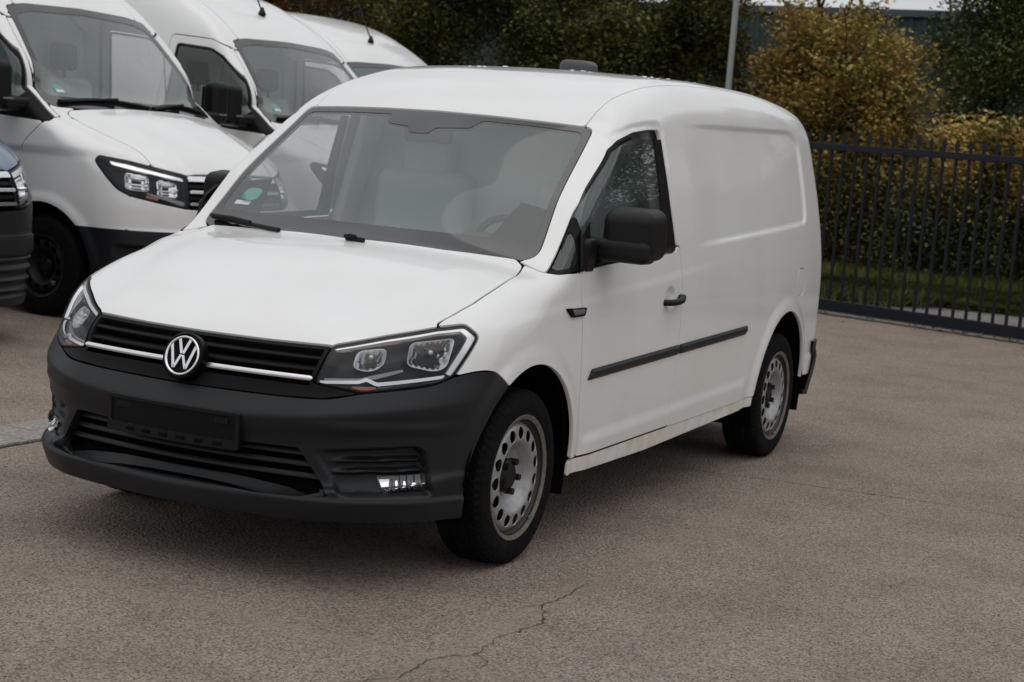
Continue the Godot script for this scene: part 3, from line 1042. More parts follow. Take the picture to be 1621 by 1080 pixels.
func make_badge(van: Node3D, at: Vector3, r: float) -> void:
	var tilt := Basis(Vector3.RIGHT, -0.30)
	var place := Transform3D(tilt, at)
	var o := part("badge", moved(joined([lathe([Vector2(-0.03, r + 0.012), Vector2(0.003, r + 0.012), Vector2(0.008, r + 0.008), Vector2(0.008, r + 0.002), Vector2(0.002, r), Vector2(0.002, 0.0)], 64)]), place * Transform3D(Basis(Vector3.UP, -PI / 2), Vector3.ZERO)), M.gloss_black, van)
	part("badge_ring", moved(lathe([Vector2(0.002, r), Vector2(0.010, r), Vector2(0.013, r - 0.004), Vector2(0.010, r - 0.0095), Vector2(0.002, r - 0.0095)], 64), place * Transform3D(Basis(Vector3.UP, -PI / 2), Vector3.ZERO)), M.chrome, o)
	# the two letters as strokes, one above the other
	var R := r - 0.005
	var stroke := func(a: Vector2, b: Vector2, wd: float) -> Array:
		var e := (b - a).normalized()
		var h := Vector2(0, wd * 0.5) if false else Vector2(wd * 0.5 / maxf(absf(e.y), 0.2), 0)
		return slab(PackedVector2Array([a - h, a + h, b + h, b - h]), 0.008, Transform3D(Basis.IDENTITY, Vector3(0, 0, 0.002)))
	var list := []
	for s in [-1.0, 1.0]:
		# upper letter
		list.append(stroke.call(Vector2(s * R * 0.36, R * 0.93), Vector2(s * R * 0.045, R * 0.10), 0.0105))
		# lower letter: outer leg and inner leg
		list.append(stroke.call(Vector2(s * R * 0.78, R * 0.60), Vector2(s * R * 0.38, -R * 0.70), 0.0105))
		list.append(stroke.call(Vector2(s * R * 0.38, -R * 0.70), Vector2(s * R * 0.06, R * 0.03), 0.0095))
	part("badge_letters", moved(joined(list), place), M.chrome, o)


func make_headlamp(van: Node3D, B: Body, lamp: PackedVector2Array, s: float) -> void:
	var flip := func(a: Array) -> Array: return a if s > 0.0 else mirrored(a)
	var ra := Vector3(0.32, 0.775, 0.0055)
	var rb := Vector3(0.64, 0.895, 0.0055)
	var inside := func(p: Vector3, a: float, _b: float) -> float: return poly_distance(lamp, Vector2(a, p.y))
	var o := part("headlamp", flip.call(skin(B, CYL, 0, -0.55, Vector3(0.32, 0.775, 0.012), Vector3(0.64, 0.895, 0.012), func(p: Vector3, a: float, b: float) -> float: return inside.call(p, a, b) + 0.002, func(p: Vector3, a: float, b: float) -> float: return -0.05 * smoothstep(0.0, -0.03, inside.call(p, a, b)))), M.lamp_house, van)
	# black seal round the lens
	part("lamp_seal", flip.call(skin(B, CYL, 0, -0.55, Vector3(0.32, 0.775, 0.0026), Vector3(0.64, 0.895, 0.0024), func(p: Vector3, a: float, b: float) -> float:
		var d: float = inside.call(p, a, b)
		return maxf(d + 0.0005, -d - 0.0055)
	, null, 0.03)), M.gloss_black, o)
	part("lamp_lens", flip.call(skin(B, CYL, 0, -0.55, Vector3(0.32, 0.775, 0.011), Vector3(0.64, 0.895, 0.011), func(p: Vector3, a: float, b: float) -> float: return inside.call(p, a, b) + 0.003, func(_p: Vector3, _a: float, _b: float) -> float: return 0.001)), M.lamp_glass, o)
	# bright strip along the top edge and down the outer end
	var band := rounded(pts([0.374, 0.783, 0.50, 0.8215, 0.633, 0.8545, 0.700, 0.864, 0.720, 0.844, 0.657, 0.727, 0.671, 0.720, 0.746, 0.847, 0.716, 0.8765, 0.633, 0.8645, 0.50, 0.8305, 0.376, 0.7905]), 0.003)
	part("lamp_strip", flip.call(skin(B, CYL, 0, -0.55, ra, rb, func(p: Vector3, a: float, _b: float) -> float: return poly_distance(band, Vector2(a, p.y)), func(_p: Vector3, _a: float, _b: float) -> float: return -0.0045, 0.03)), M.lamp_bright, o)
	# two reflector bowls with fluted walls
	for k in 2:
		var rim := rounded(pts([0.425, 0.738, 0.47, 0.728, 0.502, 0.752, 0.505, 0.812, 0.43, 0.797] if k == 0 else [0.556, 0.754, 0.630, 0.735, 0.664, 0.749, 0.688, 0.850, 0.562, 0.832]), 0.02)
		var c := Vector2(0.466, 0.765) if k == 0 else Vector2(0.617, 0.788)
		part("reflector_bowl", flip.call(skin(B, CYL, 0, -0.55, Vector3(0.40, 0.70, 0.0028), Vector3(0.71, 0.87, 0.0028), func(p: Vector3, a: float, _b: float) -> float: return poly_distance(rim, Vector2(a, p.y)), func(p: Vector3, a: float, _b: float) -> float:
			var d := maxf(-poly_distance(rim, Vector2(a, p.y)), 0.0)
			var q := Vector2(a, p.y) - c
			return -0.016 - 0.045 * smoothstep(-0.004, 0.042, d) + 0.0030 * sin(q.x * 430.0 + (2.0 if q.y > 0.0 else 0.0)) * smoothstep(0.002, 0.012, d) + 0.0012 * sin(q.y * 260.0 + q.x * 90.0) * smoothstep(0.002, 0.012, d)
		, 0.003)), M.lamp_reflector, o)
		var a := c.x
		var dir := Vector3(sin(a), 0, cos(a))
		var rr := 1.6
		for it in 120:
			rr -= B.f(Vector3(0, c.y, -0.55) + dir * rr) * 0.5
		var at := Vector3(s * dir.x * (rr - 0.055), c.y, -0.55 + dir.z * (rr - 0.055))
		part("bulb_cap", soft_box(Vector3(0.018, 0.018, 0.04), 0.0088, at, 4, Basis(Vector3.UP, s * a)), M.bulb_glass, o)
	# lower brow, light bar and turn lamp
	var brow := rounded(pts([0.358, 0.701, 0.447, 0.708, 0.475, 0.719, 0.55, 0.743, 0.552, 0.735, 0.492, 0.710, 0.472, 0.704, 0.447, 0.700, 0.360, 0.694]), 0.003)
	part("lamp_brow", flip.call(skin(B, CYL, 0, -0.55, ra, Vector3(0.66, 0.76, 0.004), func(p: Vector3, a: float, _b: float) -> float: return poly_distance(brow, Vector2(a, p.y)), func(_p: Vector3, _a: float, _b: float) -> float: return -0.022, 0.008)), M.lamp_grey, o)
	var bar := rounded(pts([0.350, 0.689, 0.446, 0.699, 0.462, 0.709, 0.488, 0.695, 0.657, 0.724, 0.652, 0.713, 0.487, 0.683, 0.463, 0.697, 0.446, 0.688, 0.352, 0.680]), 0.003)
	part("light_bar", flip.call(skin(B, CYL, 0, -0.55, ra, Vector3(0.66, 0.74, 0.0035), func(p: Vector3, a: float, _b: float) -> float: return poly_distance(bar, Vector2(a, p.y)), func(_p: Vector3, _a: float, _b: float) -> float: return -0.010, 0.008)), M.lamp_bright, o)
	var turn := rounded(pts([0.43, 0.680, 0.487, 0.682, 0.490, 0.668, 0.458, 0.663, 0.425, 0.668]), 0.003)
	part("turn_lamp", flip.call(skin(B, CYL, 0, -0.55, Vector3(0.40, 0.52, 0.004), Vector3(0.65, 0.70, 0.003), func(p: Vector3, a: float, _b: float) -> float: return poly_distance(turn, Vector2(a, p.y)), func(_p: Vector3, _a: float, _b: float) -> float: return -0.016, 0.02)), M.amber, o)
	var low := rounded(pts([0.49, 0.680, 0.645, 0.710, 0.628, 0.699, 0.492, 0.672]), 0.003)
	part("lower_reflector", flip.call(skin(B, CYL, 0, -0.55, Vector3(0.47, 0.66, 0.004), Vector3(0.66, 0.72, 0.003), func(p: Vector3, a: float, _b: float) -> float: return poly_distance(low, Vector2(a, p.y)), func(_p: Vector3, _a: float, _b: float) -> float: return -0.02, 0.02)), M.lamp_grey, o)
	# fog lamp in the bumper's recess
	var fl := rounded(pts([0.505, 0.386, 0.626, 0.395, 0.632, 0.352, 0.522, 0.358]), 0.006)
	var fo := part("fog_lamp", flip.call(skin(B, CYL, 0, -0.55, Vector3(0.49, 0.65, 0.003), Vector3(0.33, 0.41, 0.003), func(p: Vector3, a: float, _b: float) -> float: return poly_distance(fl, Vector2(a, p.y)), func(_p: Vector3, a: float, _b: float) -> float: return -0.030 + 0.004 * sin(a * 330.0) * smoothstep(0.535, 0.55, a) - 0.012 * smoothstep(0.0, 0.03, absf(a - 0.53)) * smoothstep(0.56, 0.53, a), 0.012)), M.fog_reflector, van)
	for k in 5:
		var ga := [0.525, 0.553, 0.572, 0.595, 0.624][k] as float
		var gl := rounded(pts([ga - [0.016, 0.003, 0.003, 0.006, 0.006][k], 0.380, ga + [0.012, 0.003, 0.003, 0.006, 0.006][k], 0.382, ga + 0.004, 0.362, ga - 0.004, 0.362]), 0.002)
		part("fog_glint", flip.call(skin(B, CYL, 0, -0.55, Vector3(ga - 0.02, ga + 0.02, 0.003), Vector3(0.355, 0.39, 0.003), func(p: Vector3, a: float, _b: float) -> float: return poly_distance(gl, Vector2(a, p.y)), func(_p: Vector3, _a: float, _b: float) -> float: return -0.024)), M.chrome, fo)
	part("fog_lens", flip.call(skin(B, CYL, 0, -0.55, Vector3(0.49, 0.65, 0.006), Vector3(0.33, 0.41, 0.006), func(p: Vector3, a: float, _b: float) -> float: return poly_distance(fl, Vector2(a, p.y)) - 0.002, func(_p: Vector3, _a: float, _b: float) -> float: return -0.020)), M.lamp_glass, fo)


func make_mirror(van: Node3D, s: float) -> void:
	# the passenger's mirror is the smaller one and stands closer
	var mx := 0.985 if s > 0.0 else 0.915
	var mw := 1.0 if s > 0.0 else 0.72
	# housing: a rounded block, narrower towards the top and the front
	var shell := soft_box(Vector3(0.240, 0.20, 0.17), 0.05, Vector3.ZERO, 7)
	for k in shell[0].size():
		var p: Vector3 = shell[0][k]
		var t := (p.z + 0.085) / 0.17
		p.x *= 1.0 - 0.16 * t * t - 0.05 * (p.y + 0.09) / 0.19
		p.y *= 1.0 - 0.22 * t * t
		shell[0][k] = Vector3(s * (mx + p.x * mw), 1.192 + p.y * (1.0 if s > 0.0 else 0.9), (-0.60 if s > 0.0 else -0.64) + p.z)
	if s < 0.0:
		wind(shell)
		for k in shell[1].size():
			shell[1][k].x = -shell[1][k].x
	var o := part("door_mirror", shell, M.black_plastic, van)
	part("mirror_glass", moved(slab(rounded(pts([-0.10 * mw, -0.07, 0.10 * mw, -0.07, 0.10 * mw, 0.068, -0.10 * mw, 0.068]), 0.03), 0.004), Transform3D(Basis.IDENTITY, Vector3(s * mx, 1.194, -0.688 if s > 0.0 else -0.728))), M.reflector, o)
	part("mirror_arm", soft_box(Vector3(0.275 if s > 0.0 else 0.12, 0.088, 0.125), 0.032, Vector3(s * (0.945 if s > 0.0 else 0.90), 1.126, -0.565), 4), M.black_plastic, o)
	part("mirror_foot", soft_box(Vector3(0.05, 0.13, 0.10), 0.022, Vector3(s * 0.863, 1.10, -0.455), 3, Basis(Vector3.FORWARD, s * 0.12)), M.black_plastic, o)
	# the black triangle that carries it
	part("mirror_base", moved(slab(rounded(pts([-0.375, 1.06, -0.41, 1.20, -0.482, 1.25, -0.458, 1.09]), 0.01), 0.012), Transform3D(Basis(Vector3(0, 0.0, 1), Vector3(-s * 0.19, 0.98, 0).normalized(), Vector3(s * 0.98, 0.19, 0).normalized()), Vector3(s * 1.078, 0.0, 0.0))), M.black_plastic, o)


func make_cabin(van: Node3D, B: Body) -> void:
	# bulkhead behind the seats
	part("bulkhead", surf(func(a: float, b: float) -> Vector3: return Vector3(a, b, -1.56), Vector2(-0.9, 0.9), 60, Vector2(0.35, 1.86), 50, func(_p: Vector3) -> Vector3: return Vector3(0, 0, 1), func(p: Vector3, _a: float, _b: float) -> float: return B.f(p) + 0.02), M.interior_grey, van)
	part("headlining", skin(B, TOP, 0, 0, Vector3(-0.62, 0.62, 0.05), Vector3(-1.56, -0.86, 0.05), func(p: Vector3, _a: float, _b: float) -> float: return p.y * 0.0 - 1.0 if p.y > 1.58 else 1.0, func(_p: Vector3, _a: float, _b: float) -> float: return -0.05), M.interior_light, van)
	part("cabin_floor", box(Vector3(1.6, 0.04, 1.5), Vector3(0, 0.45, -0.85)), M.interior_dark, van)
	# dashboard
	var dash := func(a: float, b: float) -> Vector3:
		var z := lerpf(-0.20, -0.78, clampf(b, 0.0, 1.0))
		var y := 1.062 + 0.02 * sin(b * 3.0) - 0.06 * a * a
		if b > 1.0:
			z = -0.78 + 0.10 * sin((b - 1.0) * 1.2)
			y = 1.062 + 0.02 * sin(3.0) - 0.06 * a * a - (b - 1.0) * 0.42
		return Vector3(a * 0.80, y - 0.02, z)
	var d := part("dashboard", surf(dash, Vector2(-1, 1), 30, Vector2(0, 2), 30, func(p: Vector3) -> Vector3: return Vector3(0, 1, -0.6)), M.interior_dark, van)
	part("instrument_hood", soft_box(Vector3(0.34, 0.09, 0.16), 0.04, Vector3(0.38, 1.085, -0.70), 4), M.interior_dark, d)
	var ring := []
	var wb := Basis(Vector3.RIGHT, -0.95)
	for i in 33:
		ring.append(Vector3(0.38, 1.04, -0.88) + wb * Vector3(0.19 * cos(TAU * i / 32.0), 0.0, 0.19 * sin(TAU * i / 32.0)))
	var w := part("steering_wheel", tube(ring, 0.016, 10, false), M.interior_dark, van)
	part("wheel_hub", joined([soft_box(Vector3(0.16, 0.05, 0.12), 0.02, Vector3(0.38, 1.035, -0.875), 3, wb), tube([Vector3(0.20, 1.04, -0.88), Vector3(0.56, 1.04, -0.88)], 0.014)]), M.interior_dark, w)
	for x in [0.40, -0.40]:
		var seat := part("seat", soft_box(Vector3(0.50, 0.16, 0.50), 0.06, Vector3(x, 0.72, -1.15), 4), M.seat_cloth, van)
		part("backrest", soft_box(Vector3(0.48, 0.62, 0.13), 0.06, Vector3(x, 1.03, -1.44), 4, Basis(Vector3.RIGHT, -0.12)), M.seat_cloth, seat)
		part("headrest", soft_box(Vector3(0.26, 0.17, 0.09), 0.04, Vector3(x, 1.40, -1.49), 4, Basis(Vector3.RIGHT, -0.12)), M.seat_cloth, seat)
	# pillars and door linings
	for s in [1.0, -1.0]:
		part("centre_pillar", soft_box(Vector3(0.05, 0.62, 0.16), 0.02, Vector3(s * 0.745, 1.33, -1.44), 2, Basis(Vector3.FORWARD, -s * 0.25)), M.interior_light, van)
		part("door_lining", soft_box(Vector3(0.05, 0.55, 0.95), 0.02, Vector3(s * 0.82, 0.80, -0.93), 2), M.interior_dark, van)
	part("inside_mirror", soft_box(Vector3(0.22, 0.065, 0.03), 0.015, Vector3(0.0, 1.50, -0.73), 3), M.interior_dark, van)
	# round green badge and white slip inside the lower corner of the screen
	for k in 2:
		var at := Vector3(-0.60 - 0.02 * k, 1.205 - 0.035 * k, 0.3)
		for it in 300:
			var f := B.f(at)
			if f < -0.010:
				break
			at.z -= 0.004
		var tilt := Basis(Vector3.RIGHT, -0.9)
		part("windscreen_sticker", moved(slab(rounded(pts([-0.04, -0.04, 0.04, -0.04, 0.04, 0.04, -0.04, 0.04] if k == 0 else [-0.035, -0.012, 0.035, -0.012, 0.035, 0.012, -0.035, 0.012]), 0.037 if k == 0 else 0.002, 6), 0.001), Transform3D(tilt, at)), M.sticker_green if k == 0 else M.sticker_white, van)


func make_wheel(van: Node3D, at: Vector3, s: float, r: float, width: float, rim: float, face: Material, barrel: Material, holes: int, tread: bool) -> Node3D:
	var w := Node3D.new()
	van.add_child(w)
	number(w, "wheel")
	w.position = at
	w.rotation = Vector3(rng.randf() * TAU, 0.0 if s > 0.0 else PI, 0)
	var h := width * 0.5
	var prof := []
	# inner bead, sidewall, tread, sidewall, outer bead
	for q in [[-0.86, rim - 0.012], [-0.93, rim + 0.004], [-1.0, rim + 0.03], [-1.02, rim + 0.05], [-0.98, r - 0.030], [-0.90, r - 0.012], [-0.80, r - 0.004]]:
		prof.append(Vector2(q[0] * h, q[1]))
	var n := 26 if tread else 8
	for i in n + 1:
		var u := lerpf(-0.74, 0.74, i / float(n))
		prof.append(Vector2(u * h, r - 0.003 * u * u))
	for q in [[0.80, r - 0.004], [0.90, r - 0.012], [0.955, r - 0.022], [0.985, r - 0.033], [0.992, r - 0.036], [1.01, rim + 0.055], [1.02, rim + 0.04], [1.0, rim + 0.025], [0.985, rim + 0.021], [0.975, rim + 0.012], [0.94, rim + 0.002], [0.86, rim - 0.012]]:
		prof.append(Vector2(q[0] * h, q[1]))
	var bump := func(a: float, p: Vector2) -> Vector2:
		var u := p.x / h
		if p.y < r - 0.03:
			return Vector2.ZERO
		var cutd := 0.0
		for g in [-0.36, 0.0, 0.36]:
			cutd = maxf(cutd, smoothstep(0.055, 0.03, absf(u - g)))
		var ph := fposmod(a / TAU * 70.0 + absf(u) * 1.2, 1.0)
		if absf(u) > 0.40:
			cutd = maxf(cutd, smoothstep(0.16, 0.08, absf(ph - 0.5)) * 0.9)
		elif absf(u) > 0.05:
			cutd = maxf(cutd, 0.6 * smoothstep(0.12, 0.05, absf(fposmod(ph * 1.0 + 0.3, 1.0) - 0.5)))
		return Vector2(0, -0.0075 * cutd)
	part("tyre", lathe(prof, 280 if tread else 64, bump if tread else null), M.rubber, w)
	# rim: dark well and barrel, then the flange
	part("rim", lathe([Vector2(-h * 0.85, rim - 0.012), Vector2(-h * 0.6, rim - 0.03), Vector2(0.3 * h, rim - 0.030), Vector2(0.55 * h, rim - 0.026), Vector2(0.68 * h, rim - 0.018), Vector2(0.92 * h, rim - 0.007)], 72), M.barrel_dark if tread else barrel, w)
	part("rim_flange", lathe([Vector2(0.915 * h, rim - 0.0075), Vector2(0.93 * h, rim - 0.005), Vector2(0.965 * h, rim + 0.003), Vector2(0.99 * h, rim + 0.007), Vector2(0.98 * h, rim + 0.010), Vector2(0.95 * h, rim + 0.009)], 72), barrel, w)
	if tread:
		part("balance_weight", soft_box(Vector3(0.008, 0.016, 0.03), 0.003, Vector3(0.93 * h, -(rim - 0.004) * sin(0.4), -(rim - 0.004) * cos(0.4)), 2, Basis(Vector3.RIGHT, 0.4)), M.lamp_grey, w)
	# pressed disc with a ring of holes round a bowl
	var R1 := rim - 0.020
	var prof2 := Lut.new([0.0, 0.058, 0.066, 0.096, 0.116, 0.130, 0.138, 0.178, R1], [0.30 * h, 0.30 * h, 0.31 * h, 0.44 * h, 0.68 * h, 0.84 * h, 0.87 * h, 0.83 * h, 0.66 * h])
	var ringr := 0.160
	part("wheel_disc", surf(func(a: float, b: float) -> Vector3: return Vector3(prof2.at(b), b * cos(a), b * sin(a)), Vector2(0, TAU), holes * 14, Vector2(0.03, R1), 40, func(_p: Vector3) -> Vector3: return Vector3(1, 0, 0), func(_p: Vector3, a: float, b: float) -> float:
		var st := TAU / holes
		var da := (fposmod(a + st * 0.5, st) - st * 0.5) * b
		return 0.0226 - Vector2(da, b - ringr).length()
	, 0.004), face, w)
	# black centre with its bolts
	part("hub_cap", lathe([Vector2(0.38 * h, 0.062), Vector2(0.50 * h, 0.060), Vector2(0.60 * h, 0.046), Vector2(0.66 * h, 0.036), Vector2(0.62 * h, 0.030), Vector2(0.62 * h, 0.0)], 32), M.wheel_black, w)
	for k in 5:
		var t := TAU * k / 5.0
		part("wheel_bolt", tube([Vector3(0.40 * h, 0.056 * cos(t), 0.056 * sin(t)), Vector3(0.74 * h, 0.056 * cos(t), 0.056 * sin(t))], 0.0125, 8), M.wheel_black, w)
	return w


# ------------------------------------------------------------------ the big vans behind

const WIDE := 0.0042


func make_big_van() -> Node3D:
	var van := Node3D.new()
	van.name = "big_van"
	add_child(van)
	var B := Body.new()
	B.width = Lut.new([0.2, 0.35, 0.6, 0.9, 1.2, 1.5, 2.0, 2.4, 2.7, 2.9], [0.95, 0.975, 0.995, 1.01, 1.005, 0.98, 0.905, 0.84, 0.785, 0.74])
	B.top = Lut.new([-5.2, -5.0, -2.4, -1.9, -1.5, -1.1, -0.87, -0.69, -0.31, 0.06, 0.3, 0.55, 0.75, 0.9, 1.05, 1.3], [2.70, 2.73, 2.775, 2.745, 2.66, 2.50, 2.36, 2.21, 1.85, 1.49, 1.405, 1.31, 1.22, 1.13, 1.0, 0.7])
	B.nose = Lut.new([0.15, 0.25, 0.35, 0.5, 0.66, 0.69, 0.8, 0.95, 1.06, 1.12, 1.2, 1.35, 1.6], [0.90, 0.94, 0.975, 0.99, 0.985, 0.975, 0.975, 0.955, 0.92, 0.88, 0.80, 0.5, 0.0])
	var zs := []
	var be := []
	var cr := []
	var rt := []
	for i in 120:
		var z := -5.2 + i * 6.4 / 119.0
		zs.append(z)
		be.append(0.06 * smoothstep(0.15, -0.1, z) * (1.0 - 0.5 * smoothstep(-1.0, -1.8, z)))
		cr.append(0.10 - 0.05 * smoothstep(0.0, -0.6, z))
		rt.append(0.20 - 0.13 * smoothstep(0.3, 0.0, z) + 0.15 * smoothstep(-0.7, -1.2, z))
	B.bend = Lut.new(zs, be)
	B.crown = Lut.new(zs, cr)
	B.round_top = Lut.new(zs, rt)
	B.front_from = 0.0
	B.front_taper = 0.12
	B.rear_from = -4.0
	B.rear_taper = 0.03
	B.plan_a = 0.16
	B.plan_b = 0.9
	B.plan_from = 0.5
	B.round_front = 0.14
	B.rear_z = 4.98
	B.rear_lean = 0.03
	B.rear_bend = 0.05
	B.arches = [Vector4(0, 0.36, 0.45, 0.02), Vector4(-3.64, 0.36, 0.45, 0.02)]
	B.crease = Vector4(1.15, 0.02, -0.022, 0.04)
	B.finish()
	var ang := func(p: Vector3) -> float: return atan2(absf(p.x), p.z + 0.5)
	var hood := rounded(pts([-0.6, 0.07, 0, 0.055, 0.5, 0.03, 0.78, -0.005, 0.83, 0.03, 0.82, 0.18, 0.78, 0.38, 0.715, 0.60, 0.715, 1.2, -0.6, 1.2]), 0.04)
	var lamp := rounded(pts([0.352, 1.066, 0.50, 1.105, 0.64, 1.142, 0.785, 1.165, 0.80, 1.13, 0.74, 1.02, 0.69, 0.945, 0.63, 0.905, 0.50, 0.868, 0.352, 0.832]), 0.014)
	var grille := rounded(pts([-0.5, 1.075, 0, 1.075, 0.348, 1.062, 0.348, 0.834, 0.2, 0.83, 0, 0.828, -0.5, 0.828]), 0.006, 2)
	var screen := rounded(pts([-0.6, 2.215, 0, 2.22, 0.55, 2.205, 0.742, 2.175, 0.892, 1.50, 0.85, 1.475, -0.6, 1.46]), 0.03, 5)
	var clear := rounded(pts([-0.6, 2.17, 0, 2.175, 0.55, 2.155, 0.70, 2.12, 0.84, 1.555, 0.4, 1.545, -0.6, 1.545]), 0.05, 5)
	var window := rounded(pts([0.03, 1.37, -0.38, 1.83, -0.66, 2.03, -0.80, 2.09, -1.22, 2.12, -1.27, 1.47, -0.6, 1.40]), 0.04)
	var door := rounded(pts([0.06, 1.44, -0.06, 1.33, -0.20, 1.2, -0.25, 0.9, -0.46, 0.62, -0.50, 0.48, -1.30, 0.48, -1.36, 0.9, -1.36, 1.47, -1.30, 2.20, -0.80, 2.17, -0.63, 2.10, -0.38, 1.88]), 0.05)
	var in_hood := func(p: Vector3) -> float: return poly_distance(hood, Vector2(absf(p.x), p.z))
	var in_lamp := func(p: Vector3) -> float: return poly_distance(lamp, Vector2(ang.call(p), p.y))
	var in_grille := func(p: Vector3) -> float: return poly_distance(grille, Vector2(ang.call(p), p.y))
	var in_screen := func(p: Vector3) -> float: return poly_distance(screen, Vector2(absf(p.x), p.y))
	var edge := Lut.new([1.2, 1.4, 1.7, 2.0, 2.2], [0.935, 0.925, 0.90, 0.865, 0.80])
	var in_window := func(p: Vector3) -> float: return maxf(poly_distance(window, Vector2(p.z, p.y)), edge.at(p.y) - absf(p.x))
	var in_door := func(p: Vector3) -> float: return maxf(poly_distance(door, Vector2(p.z, p.y)), edge.at(p.y) - 0.035 - absf(p.x) if p.y > 1.36 else -1.0)
	var none = null
	part("bonnet", skin(B, TOP, 0, 0, Vector3(-0.86, 0.86, 0.02), Vector3(-0.06, 1.0, 0.018), func(p: Vector3, _a: float, _b: float) -> float:
		return maxf(in_hood.call(p) + WIDE, maxf(maxf(0.006 - in_lamp.call(p), 0.006 - in_grille.call(p)), 1.02 - p.y))
	, func(p: Vector3, _a: float, _b: float) -> float:
		return 0.015 * (1.0 - smoothstep(0.0, 0.10, absf(p.x) - 0.60 + 0.22 * p.z)) * smoothstep(0.0, 0.2, p.z)
	), M.white_paint, van)
	var side_region := func(p: Vector3) -> float:
		var r := maxf(-in_window.call(p), -in_screen.call(p))
		r = maxf(r, -in_hood.call(p) if p.z > -0.2 else -1.0)
		r = maxf(r, maxf(-4.85 - p.z, 0.66 - absf(p.x)))
		return maxf(r + WIDE, maxf(-B.arch(p, 0), -B.arch(p, 1)))
	var wing := skin(B, SIDE, 0.35, 0.9, Vector3(-0.60, 0.86, 0.018), Vector3(0.40, 1.62, 0.018), func(p: Vector3, _a: float, _b: float) -> float:
		var r := maxf(maxf(side_region.call(p), -in_door.call(p) + WIDE), p.y - 1.40)
		r = maxf(r, 0.006 - in_lamp.call(p))
		if p.z > 0.0:
			r = maxf(r, 0.67 - p.y)
			r = maxf(r, 0.638 - ang.call(p) if p.y < 0.95 else -1.0)
		return r
	)
	both("wing", wing, M.white_paint, van)
	# painted strip under lamps and grille
	part("nose_panel", skin(B, CYL, 0, -0.5, Vector3(-0.80, 0.80, 0.014), Vector3(0.64, 0.95, 0.012), func(p: Vector3, a: float, _b: float) -> float:
		var r := maxf(absf(a) - 0.645, 0.67 - p.y)
		r = maxf(r, maxf(0.005 - in_lamp.call(p), 0.004 - in_grille.call(p)))
		return maxf(r, -B.arch(p, 0))
	), M.white_paint, van)
	part("front_bumper", skin(B, CYL, 0, -0.5, Vector3(-0.98, 0.98, 0.012), Vector3(0.22, 0.69, 0.011), func(p: Vector3, _a: float, _b: float) -> float:
		return maxf(maxf(p.y - 0.666, 0.24 - p.y), -B.arch(p, 0))
	, func(p: Vector3, a: float, _b: float) -> float:
		var push := 0.006
		push -= 0.035 * smoothstep(0.565, 0.545, p.y) * smoothstep(0.29, 0.31, p.y) * smoothstep(0.70, 0.66, absf(a))
		for y in [0.335, 0.40, 0.47, 0.53]:
			push += 0.022 * smoothstep(0.018, 0.008, absf(p.y - y)) * smoothstep(0.62, 0.56, absf(a)) if p.y < 0.56 else 0.0
		return push
	, 0.03), M.grey_plastic, van)
	part("roof", skin(B, TOP, 0, 0, Vector3(-0.72, 0.72, 0.03), Vector3(-4.84, -0.55, 0.026), func(p: Vector3, _a: float, _b: float) -> float:
		return maxf(absf(p.x) - 0.66, maxf(-4.85 - p.z, -in_screen.call(p) if p.z > -1.6 else -1.0)) + WIDE if p.y > 1.9 else 1.0
	), M.white_paint, van)
	var flank := skin(B, SIDE, 0.40, 1.9, Vector3(-4.88, -0.58, 0.03), Vector3(0.42, 2.72, 0.022), func(p: Vector3, _a: float, _b: float) -> float:
		return maxf(maxf(side_region.call(p), -in_door.call(p) + WIDE), p.z + 0.60)
	)
	var post := skin(B, PILLAR, 0.86, 1.85, Vector3(-0.75, 0.75, 0.018), Vector3(-0.36, 0.36, 0.014), func(p: Vector3, _a: float, _b: float) -> float:
		return maxf(maxf(side_region.call(p), -in_door.call(p) + WIDE), maxf(-0.62 - p.z, 1.40 - p.y))
	)
	both("side_panel", joined([flank, post]), M.white_paint, van)
	# the slanting pillar is caught by rays from above and ahead, the rest by rays from the side
	var slanted := func(p: Vector3) -> float: return minf(p.y - 1.40, p.z + 0.64)
	var twice := func(region: Callable, push: float, step: float) -> Array:
		var low := skin(B, SIDE, 0.40, 1.9, Vector3(-1.42, 0.08, step), Vector3(0.46, 2.25, step), func(p: Vector3, _a: float, _b: float) -> float:
			return maxf(region.call(p), slanted.call(p))
		, func(_p: Vector3, _a: float, _b: float) -> float: return push)
		var high := skin(B, PILLAR, 0.86, 1.85, Vector3(-0.75, 0.75, step), Vector3(-0.36, 0.36, step), func(p: Vector3, _a: float, _b: float) -> float:
			return maxf(region.call(p), -slanted.call(p) - 0.004)
		, func(_p: Vector3, _a: float, _b: float) -> float: return push)
		return joined([low, high])
	both("door", twice.call(func(p: Vector3) -> float:
		return maxf(maxf(in_door.call(p), -in_window.call(p)), -in_screen.call(p)) + WIDE
	, 0.0, 0.016), M.white_paint, van)
	both("door_gap_shade", twice.call(func(p: Vector3) -> float:
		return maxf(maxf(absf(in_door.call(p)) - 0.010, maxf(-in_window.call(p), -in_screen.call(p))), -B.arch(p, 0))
	, -0.008, 0.010), M.void, van)  # black strip puts the shade of the door gap into the colour
	part("bonnet_gap_shade", skin(B, TOP, 0, 0, Vector3(-0.86, 0.86, 0.009), Vector3(-0.06, 0.66, 0.009), func(p: Vector3, _a: float, _b: float) -> float: return maxf(maxf(absf(in_hood.call(p)) - 0.010, 0.004 - in_lamp.call(p)), maxf(1.05 - p.y, -in_screen.call(p))), func(_p: Vector3, _a: float, _b: float) -> float: return -0.008), M.void, van)  # black strip, painted shade along the bonnet gap
	both("door_window", twice.call(func(p: Vector3) -> float: return in_window.call(p), -0.008, 0.03), M.side_glass, van)
